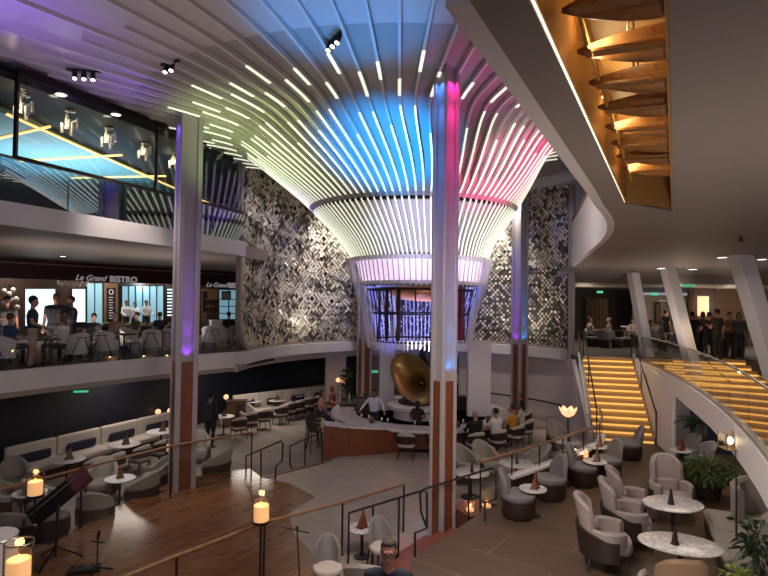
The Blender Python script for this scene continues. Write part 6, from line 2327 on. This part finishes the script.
light('SPOT', 'cage_blue', (1.2, 18.3, 3.55), 900, (.14, .2, 1.0), (1.2, 19.6, 4.9), .15, 130, .7)
light('SPOT', 'cage_white', (1.2, 16.4, 3.0), 260, (.85, .8, 1.0), (1.2, 19.0, 4.7), .15, 60, .7)
light('SPOT', 'dish_fill', (1.4, 18.2, 3.6), 160, (1, .62, .3), (1.4, 18.9, 5), .1, 60)  # added warm fill, no fixture, brightens the copper dish
# column channel uplights / downlights
def chan(cx, cy, k, z, col, e, dn=False):
    a = CROT + k * PI / 2
    n_ = Vector((math.cos(a), math.sin(a), 0))
    p_ = Vector((cx, cy, z)) + n_ * .28
    sg = -1 if dn else 1
    light('SPOT', 'channel_light', p_, e * .7, col, p_ + Vector((0, 0, sg)) - n_ * .16, .02, 70, .7)
    light('SPOT', 'channel_light', p_ + n_ * .12, e * 3, col, p_ + Vector((0, 0, 1.3 * sg)) - n_ * .14, .02, 26, .8)
    light('SPOT', 'channel_light', p_ + n_ * .2, e * 7, col, p_ + Vector((0, 0, 2.9 * sg)) - n_ * .14, .02, 17, .9)
chan(1.24, 11.35, 3, 3.26, (.02, .35, 1.0), 26)
chan(1.24, 11.35, 2, 9.5, (.08, .3, 1.0), 60, True)
chan(1.24, 11.35, 3, 9.5, (1.0, .02, .32), 90, True)
chan(CL[0], CL[1], 3, 3.26, (.30, .04, 1.0), 26)
chan(CL[0], CL[1], 2, 9.5, (.20, .08, 1.0), 60, True)
chan(CR.x, CR.y, 3, 3.26, (.03, .3, 1.0), 26)
chan(CR.x, CR.y, 2, 3.26, (.35, .04, 1.0), 26)
chan(CB.x, CB.y, 3, 3.26, (.35, .08, 1.0), 18)
light('SPOT', 'wash_column', (-.8, 6.5, 7.5), 260, (.36, .28, 1.0), (1.24, 11.35, 6.2), .2, 40, .8)
# house light
light('AREA', 'plaza_wash', (-.5, 18, 9.2), 900, (1, .93, .86), (-.5, 17, 0), 6)
light('SPOT', 'lounge_wash', (-6.2, 13.0, 9.4), 1300, (1, .88, .78), (-6.6, 15.6, -.3), .35, 58, .9)
light('AREA', 'lounge_under', (-8.2, 18.2, 2.3), 34, (1, .86, .74), (-8.2, 18.2, 0), 1.5)
light('AREA', 'lounge_under_far', (-5.2, 22.5, 2.2), 50, (1, .86, .74), (-5.2, 22.5, 0), 1.5)
light('AREA', 'right_wash', (7.5, 12.5, 5.9), 105, (1, .84, .68), (7.2, 12.5, .6), 2.5)
light('AREA', 'fore_wash', (.5, 6.5, 6.0), 280, (1, .86, .74), (.5, 8, 0), 2.5)
# mosaic grazers
for s_ in (2.5, 6.5, 13.5, 17.0):
    p_, d_, n_ = mos(s_)
    light('SPOT', 'mosaic_light', p_ + n_ * 2.2 + Vector((0, 0, 9.3)), 950, (1, .93, .8), p_ + Vector((0, 0, 6.3)), .15, 95, .8)
for s_ in (4.5, 15.5):
    p_, d_, n_ = mos(s_)
    light('SPOT', 'mosaic_uplight', p_ + n_ * 1.6 + Vector((0, 0, 3.3)), 120, (1, .92, .84), p_ + Vector((0, 0, 5.3)), .15, 110, .8)
# bistro, upper deck, right deck
for k in range(3):
    q_ = onplane(20 + 85 * k, 275, 1.2)
    light('AREA', 'bistro_light', (q_.x, q_.y, 6.1), 60, (1, .86, .72), (q_.x, q_.y, 3), 1.2)
q_ = onplane(145, 290, 2.2)
light('POINT', 'kitchen_light', (q_.x, q_.y, 5.6), 60, (.8, .95, 1.0), size=.3)
light('AREA', 'upper_teal', (-10.5, 18, 8.2), 260, (.55, .85, 1.0), (-10.5, 18, 9.3), 4)
for x_, y_ in ((9.5, 26), (13.5, 24), (16.5, 25)):
    light('POINT', 'deck_glow', (x_ + .8, y_ + 2.6, 4.9), 55, (1, .8, .58), size=.3)
    light('AREA', 'deck_light', (x_, y_, 5.6), 40, (1, .84, .66), (x_, y_, 3), 1.0)
light('SPOT', 'soffit_wash', (2.6, 2.6, .8), 640, (1, .84, .72), (7.0, 8.5, 6.2), .5, 150, 1.0)
light('SPOT', 'soffit_wash_far', (10, 19, 2.9), 160, (1, .84, .7), (10, 19, 6.2), .5, 150, 1.0)
light('AREA', 'parapet_wash', (2.2, 13.5, 7.6), 40, (1, .95, .92), (5, 13.5, 7), 1.5)
# gilded recess
for t_ in (.12, .3, .48, .66, .84):
    q_ = Vector((-.9, -.46, 0)).lerp(Vector((3.32, 7.65, 0)), t_)
    light('AREA', 'recess_light', (q_.x + .1, q_.y, ZS + .28), 10.0, (1, .70, .34), (q_.x + .6, q_.y - .25, ZS + .5), .35)
# small flames
for px, py, d in ((261, 505, 9.05), (35, 482, 9.9), (18, 560, 6.4), (470, 508, 12.1), (494, 498, 12.4), (568, 412, 15.5), (730, 440, 11.5), (586, 457, 14.0), (161, 411, 20.8)):
    q_ = at(px, py, d=d)
    light('POINT', 'flame_light', (q_.x, q_.y, q_.z + .1), 3.0, (1, .55, .22), size=.05)
scene.cycles.max_bounces = 6
scene.cycles.transparent_max_bounces = 16
scene.cycles.sample_clamp_indirect = 4

light('SPOT', 'stair_fill', (7.4, 15.5, 5.6), 340, (1, .72, .36), (8.1, 19.2, 1.8), .2, 46, .6)  # added warm spot without a fixture, brightens the treads
light('SPOT', 'stair_fill_far', (11.3, 17.5, 5.9), 200, (1, .72, .36), (11.6, 20, 2.2), .2, 60, .6)  # same added fill over the second flight
light('SPOT', 'ceiling_lift', (-3.5, 9.5, 3.2), 280, (1, .88, .84), (-4.5, 9.0, 9.7), .6, 120, 1.0)
light('SPOT', 'horn_light', (-.6, 15.5, 3.2), 90, (1, .84, .6), (1.3, 18.8, 2.4), .1, 30, .5)

for k_ in range(3):
    q_ = at(25 + 75 * k_, 340, d=15.2 + 2.2 * k_)
    light('SPOT', 'bistro_bounce', (q_.x, q_.y, 3.2), 190, (1, .84, .76), (q_.x, q_.y + .5, 6.2), .4, 150, 1.0)

light('SPOT', 'wash_violet_edge', (-5.6, 12.6, 8.4), 40, (.25, .1, 1.0), (-6.0, 12.4, 9.7), .1, 120, 1.0)

light('SPOT', 'wash_lower', (.6, 13.3, 5.0), 420, (.62, .62, 1.0), (1.1, 16.3, 7.0), .2, 60, .8)
light('SPOT', 'wash_lower_right', (4.6, 15.0, 5.2), 240, (1.0, .9, .95), (2.8, 17.6, 7.0), .2, 60, .8)
